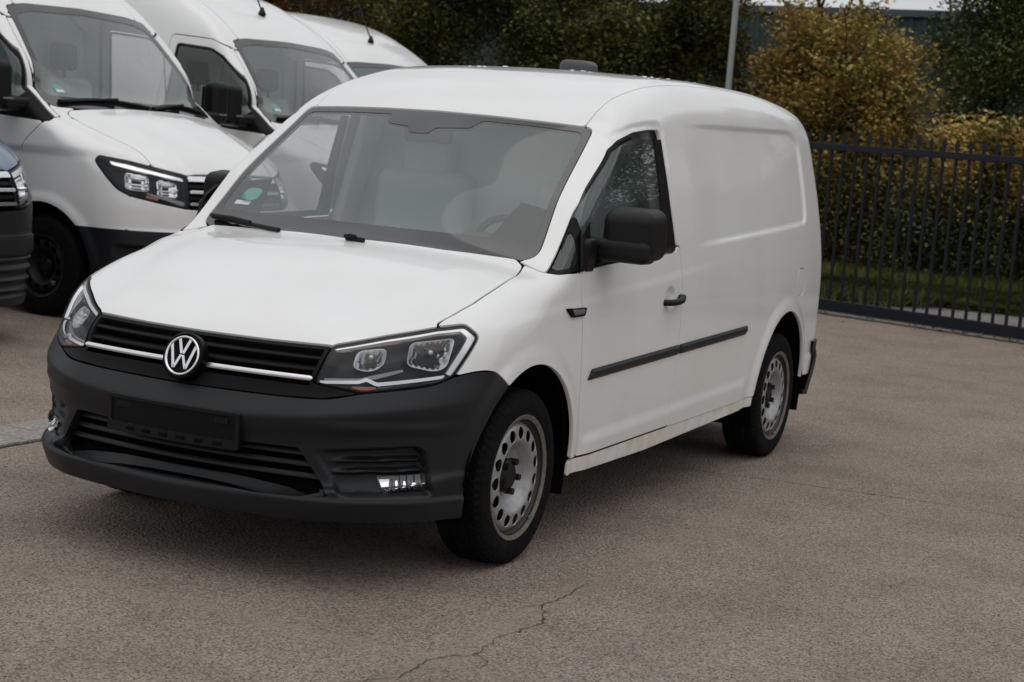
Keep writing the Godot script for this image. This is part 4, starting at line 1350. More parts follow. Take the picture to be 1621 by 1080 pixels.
	# black rubber frame and the black triangle under the mirror
	both("window_frame", twice.call(func(p: Vector3) -> float:
		var d: float = in_window.call(p)
		return maxf(d + WIDE, -maxf(d + 0.022, p.z + 0.36 - 0.55 * (p.y - 1.40)))
	, -0.002, 0.013), M.trim_black, van)
	part("windscreen_border", skin(B, TOP, 0, 0, Vector3(-0.90, 0.90, 0.018), Vector3(-0.86, 0.16, 0.016), func(p: Vector3, _a: float, _b: float) -> float:
		return maxf(maxf(in_screen.call(p), -in_hood.call(p)) + WIDE, -poly_distance(clear, Vector2(absf(p.x), p.y)))
	, func(_p: Vector3, _a: float, _b: float) -> float: return -0.003), M.frit, van)
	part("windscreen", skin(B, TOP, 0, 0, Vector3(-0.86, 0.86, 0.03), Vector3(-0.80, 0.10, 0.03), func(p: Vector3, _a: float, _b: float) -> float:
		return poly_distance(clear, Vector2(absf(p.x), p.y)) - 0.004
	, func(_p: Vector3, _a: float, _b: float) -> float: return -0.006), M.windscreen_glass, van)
	part("sensor_cover", skin(B, TOP, 0, 0, Vector3(-0.16, 0.16, 0.03), Vector3(-0.72, -0.54, 0.02), func(p: Vector3, _a: float, _b: float) -> float:
		return maxf(2.06 - p.y, absf(p.x) - 0.15 + 0.5 * (2.19 - p.y))
	, func(_p: Vector3, _a: float, _b: float) -> float: return -0.02), M.interior_dark, van)
	# grille: black back, three bright strips with black slats between
	part("grille_back", skin(B, CYL, 0, -0.5, Vector3(-0.37, 0.37, 0.02), Vector3(0.80, 1.10, 0.02), func(p: Vector3, _a: float, _b: float) -> float: return in_grille.call(p) - 0.01, func(_p: Vector3, _a: float, _b: float) -> float: return -0.05), M.void, van)
	for y in [1.046, 0.956, 0.872]:
		part("grille_strip", skin(B, CYL, 0, -0.5, Vector3(-0.36, 0.36, 0.012), Vector3(y - 0.03, y + 0.03, 0.005), func(p: Vector3, a: float, _b: float) -> float:
			return maxf(absf(p.y - y) - (0.017 if y > 1.0 else 0.011), absf(a) - 0.346)
		, func(_p: Vector3, _a: float, _b: float) -> float: return 0.002, 0.03), M.satin_chrome, van)
	for y in [1.00, 0.915]:
		part("grille_slat", skin(B, CYL, 0, -0.5, Vector3(-0.36, 0.36, 0.012), Vector3(y - 0.03, y + 0.03, 0.006), func(p: Vector3, a: float, _b: float) -> float:
			return maxf(absf(p.y - y) - 0.012, absf(a) - 0.346)
		, func(_p: Vector3, _a: float, _b: float) -> float: return -0.015, 0.03), M.trim_black, van)
	make_badge(van, Vector3(0, 0.965, 0.985), 0.085)
	# headlamps
	for s in [1.0, -1.0]:
		var flip := func(a: Array) -> Array: return a if s > 0.0 else mirrored(a)
		var ra := Vector3(0.34, 0.82, 0.010)
		var rb := Vector3(0.82, 1.18, 0.010)
		var o := part("headlamp", flip.call(skin(B, CYL, 0, -0.5, ra, rb, func(p: Vector3, _a: float, _b: float) -> float:
			return in_lamp.call(p) + 0.003
		, func(p: Vector3, _a: float, _b: float) -> float:
			return -0.07 * smoothstep(0.0, -0.03, in_lamp.call(p))
		)), M.lamp_house, van)
		part("lamp_seal", flip.call(skin(B, CYL, 0, -0.5, ra, rb, func(p: Vector3, _a: float, _b: float) -> float:
			var d: float = in_lamp.call(p)
			return maxf(d, -d - 0.012)
		, none, 0.04)), M.gloss_black, o)
		part("lamp_lens", flip.call(skin(B, CYL, 0, -0.5, ra, rb, func(p: Vector3, _a: float, _b: float) -> float: return in_lamp.call(p) + 0.004, func(_p: Vector3, _a: float, _b: float) -> float: return 0.001)), M.lamp_glass, o)
		var band := rounded(pts([0.36, 1.055, 0.50, 1.093, 0.64, 1.13, 0.735, 1.148, 0.72, 1.115, 0.64, 1.095, 0.50, 1.062, 0.365, 1.028]), 0.004)
		part("lamp_strip", flip.call(skin(B, CYL, 0, -0.5, ra, rb, func(p: Vector3, a: float, _b: float) -> float: return poly_distance(band, Vector2(a, p.y)), func(_p: Vector3, _a: float, _b: float) -> float: return -0.014, 0.02)), M.satin_chrome, o)
		for k in 2:
			var c := Vector2(0.455, 0.965) if k == 0 else Vector2(0.605, 1.0)
			var hw := 0.048 if k == 0 else 0.055
			var rim := rounded([c + Vector2(-hw, -0.05), c + Vector2(hw, -0.045), c + Vector2(hw, 0.07), c + Vector2(-hw, 0.055)], 0.02)
			part("reflector_bowl", flip.call(skin(B, CYL, 0, -0.5, Vector3(c.x - 0.07, c.x + 0.07, 0.006), Vector3(c.y - 0.07, c.y + 0.09, 0.006), func(p: Vector3, a: float, _b: float) -> float:
				return poly_distance(rim, Vector2(a, p.y))
			, func(p: Vector3, a: float, _b: float) -> float:
				var d := maxf(-poly_distance(rim, Vector2(a, p.y)), 0.0)
				return -0.026 - 0.05 * (1.0 - exp(-d / 0.014)) + 0.016 * smoothstep(0.008, 0.002, absf(p.y - c.y))
			, 0.012)), M.reflector, o)
		var turn := rounded(pts([0.50, 0.905, 0.56, 0.922, 0.565, 0.90, 0.505, 0.885]), 0.004)
		part("turn_lamp", flip.call(skin(B, CYL, 0, -0.5, Vector3(0.48, 0.58, 0.008), Vector3(0.87, 0.94, 0.006), func(p: Vector3, a: float, _b: float) -> float: return poly_distance(turn, Vector2(a, p.y)), func(_p: Vector3, _a: float, _b: float) -> float: return -0.02, 0.02)), M.amber, o)
		var bar := rounded(pts([0.37, 0.885, 0.49, 0.915, 0.56, 0.938, 0.56, 0.928, 0.49, 0.900, 0.40, 0.862, 0.37, 0.855]), 0.004)
		part("light_bar", flip.call(skin(B, CYL, 0, -0.5, Vector3(0.36, 0.58, 0.008), Vector3(0.84, 0.95, 0.006), func(p: Vector3, a: float, _b: float) -> float: return poly_distance(bar, Vector2(a, p.y)), func(_p: Vector3, _a: float, _b: float) -> float: return -0.02, 0.02)), M.lamp_grey, o)
		# mirror on its black triangle
		var shell := soft_box(Vector3(0.20, 0.34, 0.16), 0.06, Vector3.ZERO, 5)
		for k in shell[0].size():
			var p: Vector3 = shell[0][k]
			p.x *= 1.0 - 0.12 * (p.y + 0.17) / 0.34
			shell[0][k] = Vector3(s * (1.185 + p.x), 1.60 + p.y, -0.30 + p.z)
			if s < 0.0:
				shell[1][k].x = -shell[1][k].x
		var mi := part("door_mirror", shell, M.black_plastic, van)
		part("mirror_arm", soft_box(Vector3(0.26, 0.10, 0.12), 0.035, Vector3(s * 1.05, 1.475, -0.26), 4), M.black_plastic, mi)
		part("mirror_repeater", soft_box(Vector3(0.09, 0.014, 0.02), 0.005, Vector3(s * 1.17, 1.505, -0.205), 2), M.lamp_grey, mi)
		part("mirror_glass", soft_box(Vector3(0.15, 0.26, 0.006), 0.002, Vector3(s * 1.18, 1.60, -0.384), 2), M.reflector, mi)
		for z in [0.0, -3.64]:
			make_wheel(van, Vector3(s * 0.88, 0.355, z), s, 0.355, 0.235, 0.215, M.wheel_black, M.wheel_black, 12, false)
			part("wheel_liner", surf(func(a: float, b: float) -> Vector3: return Vector3(s * b, maxf(0.36 + 0.462 * sin(a), 0.2), z + 0.455 * cos(a)), Vector2(-0.3, PI + 0.3), 30, Vector2(0.55, 0.985), 3, func(p: Vector3) -> Vector3: return Vector3(0, 0.36 - p.y, z - p.z)), M.void, van)
			part("wheel_well", surf(func(a: float, b: float) -> Vector3: return Vector3(s * 0.56, 0.2 + b, z + a), Vector2(-0.5, 0.5), 3, Vector2(0.0, 0.7), 3, func(_p: Vector3) -> Vector3: return Vector3(s, 0, 0)), M.void, van)
	both("sill", skin(B, SIDE, 0.40, 1.9, Vector3(-4.8, -0.40, 0.05), Vector3(0.27, 0.48, 0.02), func(p: Vector3, _a: float, _b: float) -> float: return maxf(maxf(p.y - 0.474, 0.29 - p.y), maxf(-B.arch(p, 0), -B.arch(p, 1))), func(_p: Vector3, _a: float, _b: float) -> float: return -0.01), M.grey_plastic, van)
	# plain rear, floor and what closes the body
	part("rear_panel", skin(B, REAR, 0, 0, Vector3(-1.0, 1.0, 0.05), Vector3(0.5, 2.75, 0.05), func(p: Vector3, _a: float, _b: float) -> float: return p.z + 4.85), M.white_paint, van)
	part("underbody", joined([box(Vector3(1.1, 0.12, 5.6), Vector3(0, 0.34, -2.0)), box(Vector3(1.8, 0.12, 2.5), Vector3(0, 0.36, -1.85))]), M.void, van)
	both("inner_side", skin(B, SIDE, 0.40, 1.9, Vector3(-4.7, -0.05, 0.08), Vector3(0.4, 1.38, 0.08), func(p: Vector3, _a: float, _b: float) -> float: return maxf(-B.arch(p, 0), -B.arch(p, 1)), func(_p: Vector3, _a: float, _b: float) -> float: return -0.04), M.void, van)
	part("engine_cover", skin(B, TOP, 0, 0, Vector3(-0.80, 0.80, 0.06), Vector3(-0.02, 0.84, 0.06), func(p: Vector3, _a: float, _b: float) -> float: return 1.16 - p.y, func(_p: Vector3, _a: float, _b: float) -> float: return -0.05), M.void, van)
	part("front_beam", skin(B, CYL, 0, -0.5, Vector3(-0.75, 0.75, 0.05), Vector3(0.25, 1.2, 0.05), func(p: Vector3, _a: float, _b: float) -> float: return -B.arch(p, 0), func(_p: Vector3, _a: float, _b: float) -> float: return -0.16), M.void, van)
	# cabin
	var head := part("bulkhead", surf(func(a: float, b: float) -> Vector3: return Vector3(a, b, -1.50), Vector2(-1.0, 1.0), 40, Vector2(0.4, 2.78), 40, func(_p: Vector3) -> Vector3: return Vector3(0, 0, 1), func(p: Vector3, _a: float, _b: float) -> float: return B.f(p) + 0.02), M.interior_grey, van)
	part("bulkhead_lit_panel", soft_box(Vector3(0.50, 0.55, 0.01), 0.004, Vector3(-0.50, 1.80, -1.49), 2), M.interior_pale, head)  # opaque pale panels, painted as if light came through openings
	part("bulkhead_lit_panel", soft_box(Vector3(0.60, 0.62, 0.01), 0.004, Vector3(0.46, 1.78, -1.49), 2), M.interior_pale, head)
	part("cabin_floor", box(Vector3(1.8, 0.04, 1.6), Vector3(0, 0.62, -0.8)), M.interior_dark, van)
	part("dashboard", surf(func(a: float, b: float) -> Vector3:
		var z := lerpf(0.0, -0.55, clampf(b, 0.0, 1.0)) if b < 1.0 else -0.55
		return Vector3(a * 0.92, 1.455 - 0.05 * a * a - (0.0 if b < 1.0 else (b - 1.0) * 0.6) + 0.03 * sin(minf(b, 1.0) * 3.0), z)
	, Vector2(-1, 1), 20, Vector2(0, 2), 20, func(_p: Vector3) -> Vector3: return Vector3(0, 1, -0.5)), M.interior_dark, van)
	for x in [0.5, -0.5]:
		var seat := part("seat", soft_box(Vector3(0.55, 0.18, 0.5), 0.07, Vector3(x, 1.02, -0.98), 4), M.seat_cloth, van)
		part("backrest", soft_box(Vector3(0.52, 0.66, 0.14), 0.06, Vector3(x, 1.38, -1.25), 4, Basis(Vector3.RIGHT, -0.15)), M.seat_cloth, seat)
		part("headrest", soft_box(Vector3(0.27, 0.22, 0.10), 0.05, Vector3(x, 1.87, -1.32), 4, Basis(Vector3.RIGHT, -0.1)), M.interior_dark, seat)
		part("headrest_post", tube([Vector3(x, 1.68, -1.30), Vector3(x, 1.80, -1.31)], 0.012), M.interior_dark, seat)
	var ring := []
	var wb := Basis(Vector3.RIGHT, -0.75)
	for i in 33:
		ring.append(Vector3(0.5, 1.40, -0.66) + wb * Vector3(0.2 * cos(TAU * i / 32.0), 0.0, 0.2 * sin(TAU * i / 32.0)))
	part("steering_wheel", tube(ring, 0.017, 8, false), M.interior_dark, van)
	# wipers lying along the bottom of the screen, aerial on the roof
	for span in [[-0.80, 0.02], [0.05, 0.72]]:
		var path := []
		for i in 9:
			var t := i / 8.0
			var p := Vector3(lerpf(span[0], span[1], t), 1.515 + 0.03 * sin(t * PI), 0.6)
			for it in 300:
				var d := B.f(p)
				if d < 0.014:
					break
				p.z -= d * 0.6
			path.append(p)
		part("wiper", joined([tube(path, 0.013, 8), tube([path[0] + Vector3(0, 0.0, 0.02), path[5] + Vector3(0, 0.016, 0.014)], 0.010, 8)]), M.black_plastic, van)
	var foot := Vector3(0, 3, -1.02)
	foot.y -= B.f(foot)
	for it in 60:
		foot.y -= B.f(foot) * 0.8
	var aerial := part("roof_aerial", moved(lathe([Vector2(0.0, 0.0), Vector2(0.0, 0.04), Vector2(0.02, 0.036), Vector2(0.075, 0.012), Vector2(0.08, 0.0)], 16), Transform3D(Basis(Vector3.BACK, PI / 2 - 0.0) , foot)), M.black_plastic, van)
	part("aerial_rod", tube([foot + Vector3(0, 0.05, -0.01), foot + Vector3(0, 0.42, -0.22)], 0.007, 6), M.black_plastic, aerial)
	for k in 2:
		var at := Vector3(-0.70, 1.60 - 0.015 * k, 0.6)
		for it in 400:
			if B.f(at) < -0.012:
				break
			at.z -= 0.004
		part("windscreen_sticker", moved(slab(rounded(pts([-0.045, -0.045, 0.045, -0.045, 0.045, 0.045, -0.045, 0.045] if k == 0 else [-0.04, -0.014, 0.04, -0.014, 0.04, 0.014, -0.04, 0.014]), 0.042 if k == 0 else 0.002, 6), 0.001 + 0.002 * k), Transform3D(Basis(Vector3.RIGHT, -0.8), at)), M.sticker_green if k == 0 else M.sticker_white, van)
	return van


func make_big_vans() -> void:
	var first := make_big_van()
	var spots := [
		["white high-roof van parked nearest behind the small van, its headlamp and front wheel in view", Vector3(-4.823, 0, -5.082), 86.3],
		["second white high-roof van of the row, its dark side window and mirror showing", Vector3(-5.05, 0, -8.25), 84.0],
		["white high-roof van farthest from the camera, only its roof and aerial showing", Vector3(-6.05, 0, -11.8), 78.0],
		["dark blue van with grey bumper cut off by the left edge of the photo", Vector3(-4.88, 0, -2.27), 89.0]]
	for i in spots.size():
		var v: Node3D = first
		if i > 0:
			v = first.duplicate()
			add_child(v)
		v.name = "large_van" if i == 0 else "large_van_%03d" % i
		v.position = spots[i][1]
		v.rotation.y = deg_to_rad(spots[i][2])
		v.set_meta("label", spots[i][0])
		v.set_meta("category", "van")
		v.set_meta("group", "vans parked side by side in a row")
		if i == 3:
			for c in v.get_children():
				var m := c as MeshInstance3D
				if m and m.mesh.surface_get_material(0) == M.white_paint:
					m.material_override = M.grey_plastic if m.name.begins_with("nose_panel") else M.blue_paint


# ------------------------------------------------------------------ ground

func image_noise(size: int, fn: Callable) -> ImageTexture:
	var im := Image.create(size, size, false, Image.FORMAT_RGB8)
	for y in size:
		for x in size:
			im.set_pixel(x, y, fn.call(x, y))
	return ImageTexture.create_from_image(im)


func grain(freq: float, sd: int, stops: Array, size := 1024) -> NoiseTexture2D:
	var t := noise_map(freq, ramp(stops), size, 2, FastNoiseLite.TYPE_CELLULAR, sd)
	(t.noise as FastNoiseLite).cellular_return_type = FastNoiseLite.RETURN_CELL_VALUE
	(t.noise as FastNoiseLite).cellular_jitter = 1.0
	t.normalize = true
	return t


func tinted(s: Array, m: Material, parent: Node3D, called: String, colors: PackedColorArray) -> MeshInstance3D:
	wind(s)
	var o := MeshInstance3D.new()
	var a := []
	a.resize(Mesh.ARRAY_MAX)
	a[Mesh.ARRAY_VERTEX] = s[0]
	a[Mesh.ARRAY_NORMAL] = s[1]
	a[Mesh.ARRAY_INDEX] = s[2]
	a[Mesh.ARRAY_COLOR] = colors
	var am := ArrayMesh.new()
	am.add_surface_from_arrays(Mesh.PRIMITIVE_TRIANGLES, a)
	am.surface_set_material(0, m)
	o.mesh = am
	o.name = called
	parent.add_child(o, true)
	number(o, called)
	return o


func structure(o: Node3D) -> void:
	o.set_meta("kind", "structure")


func flat(outline: Array, y: float, step: float) -> Array:
	# a flat sheet inside an outline in (x, z), as a grid so that vertex colours have somewhere to live
	var q := PackedVector2Array(outline)
	var lo := q[0]
	var hi := q[0]
	for p in q:
		lo = lo.min(p)
		hi = hi.max(p)
	var na := maxi(2, int((hi.x - lo.x) / step))
	var nb := maxi(2, int((hi.y - lo.y) / step))
	return surf(func(a: float, b: float) -> Vector3: return Vector3(a, y, b), Vector2(lo.x, hi.x), na, Vector2(lo.y, hi.y), nb, func(_p: Vector3) -> Vector3: return Vector3.UP, func(p: Vector3, _a: float, _b: float) -> float: return poly_distance(q, Vector2(p.x, p.z)))


func make_ground() -> void:
	var m := mat("asphalt", Color(0.455, 0.385, 0.333), 0.88, 0.0, 0.35)
	m.vertex_color_use_as_albedo = true
	m.albedo_texture = grain(0.17, 21, [[0.0, Color(0.30, 0.29, 0.28)], [0.14, Color(0.56, 0.54, 0.52)], [0.40, Color(0.77, 0.76, 0.745)], [0.70, Color(0.90, 0.885, 0.87)], [0.88, Color(0.98, 0.955, 0.92)], [0.96, Color(1, 1, 1)]], 2048)
	m.normal_enabled = true
	m.normal_texture = noise_map(0.16, null, 1024, 2, FastNoiseLite.TYPE_CELLULAR, 22, 5.0)
	m.normal_scale = 0.55
	tri(m, 0.46, true)
	m.detail_enabled = true
	m.detail_blend_mode = BaseMaterial3D.BLEND_MODE_MUL
	m.detail_albedo = noise_map(0.012, ramp([[0.1, Color(0.90, 0.895, 0.89)], [0.5, Color(0.97, 0.965, 0.96)], [0.9, Color(1, 1, 1)]]), 1024, 6, FastNoiseLite.TYPE_SIMPLEX_SMOOTH, 23)
	m.detail_uv_layer = BaseMaterial3D.DETAIL_UV_2
	m.uv2_triplanar = true
	m.uv2_world_triplanar = true
	m.uv2_scale = Vector3(0.11, 0.11, 0.11)
	var big := FastNoiseLite.new()
	big.seed = 5
	big.frequency = 0.35
	big.fractal_octaves = 4
	var fn := func(a: float, b: float) -> Vector3: return Vector3(sinh(a) * 1.6, 0.0, sinh(b) * 1.6 - 1.0)
	var g := surf(fn, Vector2(-5.5, 5.5), 260, Vector2(-5.5, 5.5), 260, func(_p: Vector3) -> Vector3: return Vector3.UP)
	var col := PackedColorArray()
	for p in g[0]:
		var v := 0.93 + 0.09 * big.get_noise_2d(p.x, p.z) + 0.05 * big.get_noise_2d(p.x * 4.0 + 50.0, p.z * 4.0)
		# a worn bluish patch in front, and old oil under the parked van
		var d1 := Vector2(p.x - 1.75, (p.z - 0.95) * 0.9).length()
		v -= 0.05 * smoothstep(0.55, 0.1, d1)
		col.append(Color(v, v * (1.0 + 0.012 * smoothstep(0.6, 0.1, d1)), v * (1.0 + 0.03 * smoothstep(0.6, 0.1, d1))))
	var o := tinted(g, m, self, "ground", col)
	structure(o)
	# cracks in the asphalt
	var dark := mat("crack_dark", Color(0.075, 0.066, 0.058), 0.95, 0.0, 0.1)
	var lines := [
		[Vector2(0.55, -2.28), Vector2(1.0, -2.37), Vector2(1.491, -2.431), Vector2(1.895, -2.472), Vector2(2.25, -2.44), Vector2(2.9, -2.50), Vector2(3.6, -2.46)],
		[Vector2(1.19, 0.06), Vector2(1.202, 0.217), Vector2(1.19, 0.42), Vector2(1.285, 0.62), Vector2(1.245, 0.86), Vector2(1.27, 1.05), Vector2(1.19, 1.20), Vector2(1.205, 1.40), Vector2(1.05, 1.62), Vector2(0.9, 1.72)],
		[Vector2(1.285, 0.62), Vector2(1.34, 0.66), Vector2(1.40, 0.65)],
		[Vector2(1.19, 0.42), Vector2(1.15, 0.50)],
		[Vector2(1.27, 1.05), Vector2(1.33, 1.10), Vector2(1.345, 1.18)]]
	for i in lines.size():
		var pl: Array = []
		for k in lines[i].size() - 1:
			var a: Vector2 = lines[i][k]
			var b: Vector2 = lines[i][k + 1]
			var n := maxi(2, int(a.distance_to(b) / 0.022))
			for j in n:
				var t := j / float(n)
				pl.append(a.lerp(b, t) + Vector2(rng.randf_range(-1, 1), rng.randf_range(-1, 1)) * 0.008 * (0.0 if j == 0 else 1.0))
		pl.append(lines[i][lines[i].size() - 1])
		var V := PackedVector3Array()
		var Q := PackedVector3Array()
		var I := PackedInt32Array()
		for k in pl.size():
			var t: Vector2 = (pl[mini(k + 1, pl.size() - 1)] - pl[maxi(k - 1, 0)]).normalized()
			var fade := smoothstep(0.0, 4.0, k) * smoothstep(0.0, 4.0, pl.size() - 1 - k)
			var wd := (0.0009 + 0.0018 * absf(rng.randf_range(-1, 1))) * (0.35 + 0.65 * fade) * (1.0 if i != 0 else 1.2)
			if rng.randf() < 0.12 and i < 2:
				wd *= 2.2
			var nrm := Vector2(-t.y, t.x) * wd
			for s in [-1.0, 1.0]:
				V.append(Vector3(pl[k].x + nrm.x * s, 0.003, pl[k].y + nrm.y * s))
				Q.append(Vector3.UP)
			if k > 0:
				var c := k * 2
				I.append_array([c - 2, c - 1, c + 1, c - 2, c + 1, c])
		part("crack", [V, Q, I], dark, o)
	# a strip of gutter stones at the left
	m = mat("concrete", Color(0.36, 0.335, 0.30), 0.9, 0.0, 0.3)
	m.albedo_texture = noise_map(0.05, ramp([[0.2, grey(0.78)], [0.8, grey(1.0)]]), 512, 5, FastNoiseLite.TYPE_SIMPLEX_SMOOTH, 24)
	tri(m, 1.1, true)
	var bed := part("gutter", flat([Vector2(-2.068, -9), Vector2(-1.736, -9), Vector2(-1.736, 4), Vector2(-2.068, 4)], 0.003, 0.5), dark, self)
	structure(bed)
	var z := -9.0
	while z < 3.8:
		for row in 2:
			part("gutter_stone", soft_box(Vector3(0.158, 0.03, 0.485), 0.005, Vector3(-1.985 + row * 0.165, 0.0 + rng.randf_range(-0.002, 0.002), z + 0.25 + row * 0.2), 1), m, bed)
		z += 0.492


func gate_point(s: float, y: float) -> Vector3:
	# along the gate, from its left end seen beside the van
	return Vector3(-1.47 + s * 0.9497, y, -11.81 + s * 0.3130)


func make_gate() -> void:
	var m := mat("gate_paint", Color(0.011, 0.013, 0.018), 0.5, 0.0, 0.35)
	var turn := -atan2(0.3130, 0.9497)
	var b := Basis(Vector3.UP, turn)
	var g := thing("sliding_gate", "long dark grey steel bar gate with pointed teeth along its top rail", "gate", Vector3.ZERO)
	part("top_rail", soft_box(Vector3(9.2, 0.068, 0.06), 0.006, gate_point(2.4, 1.672), 1, b), m, g)
	part("bottom_rail", soft_box(Vector3(9.2, 0.105, 0.07), 0.006, gate_point(2.4, 0.088), 1, b), m, g)
	var bar := mesh_of(soft_box(Vector3(0.026, 1.50, 0.026), 0.004, Vector3.ZERO, 1), m)
	var tooth := mesh_of(slab(PackedVector2Array([Vector2(-0.018, 0), Vector2(0.018, 0), Vector2(0.018, 0.055), Vector2(0.034, 0.062), Vector2(0.0, 0.132), Vector2(-0.034, 0.062), Vector2(-0.018, 0.055)]), 0.005), m)
	for i in 64:
		var s := -2.1 + i * 0.141
		for k in 2:
			var o := MeshInstance3D.new()
			o.mesh = bar if k == 0 else tooth
			g.add_child(o)
			number(o, "bar" if k == 0 else "tooth")
			o.transform = Transform3D(b, gate_point(s, 0.888 if k == 0 else 1.704))
	# guide rail in the ground
	var rail := part("gate_track", moved(joined([soft_box(Vector3(12.0, 0.03, 0.16), 0.004, Vector3(0, 0.006, 0.0), 1), soft_box(Vector3(12.0, 0.03, 0.02), 0.004, Vector3(0, 0.03, 0.0), 1)]), Transform3D(b, gate_point(2.4, 0.0))), M.concrete, self)
	structure(rail)
	# dark earth and moss along the foot, with fallen leaves
	var q := []
	for i in 50:
		q.append(Vector2(gate_point(-2.5 + i * 0.2, 0).x, gate_point(-2.5 + i * 0.2, 0).z) + Vector2(-0.31, 0.95) * (0.13 + 0.05 * rng.randf()))
	for i in range(49, -1, -1):
		q.append(Vector2(gate_point(-2.5 + i * 0.2, 0).x, gate_point(-2.5 + i * 0.2, 0).z) + Vector2(0.31, -0.95) * 0.1)
	var seam := part("mossy_seam", flat(q, 0.004, 0.05), mat("moss", Color(0.045, 0.045, 0.022), 0.95, 0.0, 0.2), self)
	structure(seam)


# ------------------------------------------------------------------ beyond the gate

func make_verge() -> void:
	var m := mat("path_grey", Color(0.27, 0.255, 0.235), 0.9, 0.0, 0.3)
	m.albedo_texture = noise_map(0.03, ramp([[0.2, grey(0.75)], [0.8, grey(1.0)]]), 512, 6, FastNoiseLite.TYPE_SIMPLEX_SMOOTH, 31)
	tri(m, 0.5, true)
	var p := part("path", flat([Vector2(-9, -14.45), Vector2(14, -14.0), Vector2(14, -6.9), Vector2(-9, -14.35 + 0.0)], 0.006, 0.4), m, self)
	structure(p)
	var soil := mat("soil", Color(0.05, 0.04, 0.025), 0.95, 0.0, 0.2)
	soil.albedo_texture = noise_map(0.04, ramp([[0.2, Color(0.6, 0.6, 0.55)], [0.8, Color(1, 1, 1)]]), 512, 5, FastNoiseLite.TYPE_SIMPLEX_SMOOTH, 32)
	tri(soil, 0.6, true)
	var v := part("verge", flat([Vector2(-40, -14.42), Vector2(40, -14.15), Vector2(40, -60), Vector2(-40, -60)], 0.010, 1.0), soil, self)
	structure(v)
	# grass: one mass of blades
	var blade := func(bend: float) -> Array:
		var V := PackedVector3Array()
		var Q := PackedVector3Array()
		var I := PackedInt32Array()
		for i in 7:
			var a := rng.randf() * TAU
			var at := Vector3(rng.randf_range(-0.03, 0.03), 0, rng.randf_range(-0.03, 0.03))
			var side := Vector3(cos(a), 0, sin(a)) * 0.0035
			var lean := Vector3(-sin(a), 0, cos(a)) * bend * rng.randf_range(0.3, 1.0)
			var h := rng.randf_range(0.6, 1.0)
			var n := V.size()
			V.append_array([at - side, at + side, at + lean * 0.35 + Vector3(0, h * 0.6, 0) + side * 0.7, at + lean * 0.35 + Vector3(0, h * 0.6, 0) - side * 0.7, at + lean + Vector3(0, h, 0)])
			for k in 5:
				Q.append((Vector3(-sin(a), 0.4, cos(a))).normalized())
			I.append_array([n, n + 1, n + 2, n, n + 2, n + 3, n + 3, n + 2, n + 4])
		var s := [V, Q, I]
		wind(s)
		return s
	var gm := mat("grass_blades", Color(1, 1, 1), 0.7, 0.0, 0.3)
	gm.vertex_color_use_as_albedo = true
	gm.cull_mode = BaseMaterial3D.CULL_DISABLED
	gm.backlight_enabled = true
	gm.backlight = grey(0.3)
	var mm := MultiMesh.new()
	mm.transform_format = MultiMesh.TRANSFORM_3D
	mm.use_colors = true
	mm.mesh = mesh_of(blade.call(0.5), gm)
	var at := []
	var n1 := FastNoiseLite.new()
	n1.seed = 3
	n1.frequency = 0.5
	for i in 42000:
		var x := rng.randf_range(-5.0, 6.0)
		var zz := rng.randf_range(-18.2, -14.2) if i % 4 else rng.randf_range(-14.6, -13.2)
		var d := n1.get_noise_2d(x, zz)
		if zz > -14.3 and (x > -0.9 + 0.5 * d or rng.randf() > 0.55 - 0.25 * (zz + 14.3)):
			continue
		at.append(Vector4(x, zz, 0.08 + 0.09 * rng.randf() * (1.0 + d) + (0.16 if zz < -16.4 else 0.0) * rng.randf() + (0.08 if zz > -14.3 else 0.0), d))
	mm.instance_count = at.size()
	for i in at.size():
		var a: Vector4 = at[i]
		mm.set_instance_transform(i, Transform3D(Basis(Vector3.UP, rng.randf() * TAU).scaled(Vector3(1.3, a.z, 1.3)), Vector3(a.x, 0.008, a.y)))
		var c := Color(0.21, 0.29, 0.055).lerp(Color(0.38, 0.34, 0.13), clampf(rng.randf() * 0.6 + a.w * 0.5, 0.0, 1.0)) * rng.randf_range(0.7, 1.2)
		if a.y > -14.3:
			c = c.lerp(Color(0.20, 0.21, 0.12), 0.5)
		mm.set_instance_color(i, Color(c.r, c.g, c.b, 1))
	var gi := MultiMeshInstance3D.new()
	gi.name = "grass"
	gi.multimesh = mm
	add_child(gi)
	gi.set_meta("kind", "stuff")
	gi.set_meta("label", "green and straw-coloured grass along the path beyond the gate")
	gi.set_meta("category", "grass")
	# fallen leaves along the gate and path
	var lm := MultiMesh.new()
	lm.transform_format = MultiMesh.TRANSFORM_3D
	lm.use_colors = true
	lm.mesh = leaf_mesh(1, 0.0, 0.05)
	var spots := []
	for i in 420:
		var s := rng.randf_range(-2.0, 5.5)
		var off := rng.randf_range(-0.1, 0.22) if i % 3 else rng.randf_range(-2.4, 0.9)
		spots.append(gate_point(s, 0.016) + Vector3(-0.31, 0, 0.95) * off)
	lm.instance_count = spots.size()
	for i in spots.size():
		lm.set_instance_transform(i, Transform3D(Basis.from_euler(Vector3(rng.randf_range(-0.4, 0.4), rng.randf() * TAU, rng.randf_range(-0.4, 0.4))).scaled(Vector3.ONE * rng.randf_range(0.5, 1.0)), spots[i]))
		var c := Color(0.22, 0.15, 0.06).lerp(Color(0.10, 0.06, 0.03), rng.randf())
		lm.set_instance_color(i, c)
	var li := MultiMeshInstance3D.new()
	li.name = "fallen_leaves"
	li.multimesh = lm
	add_child(li)
	li.set_meta("kind", "stuff")
	li.set_meta("label", "dry brown leaves fallen along the foot of the gate")
	li.set_meta("category", "leaves")


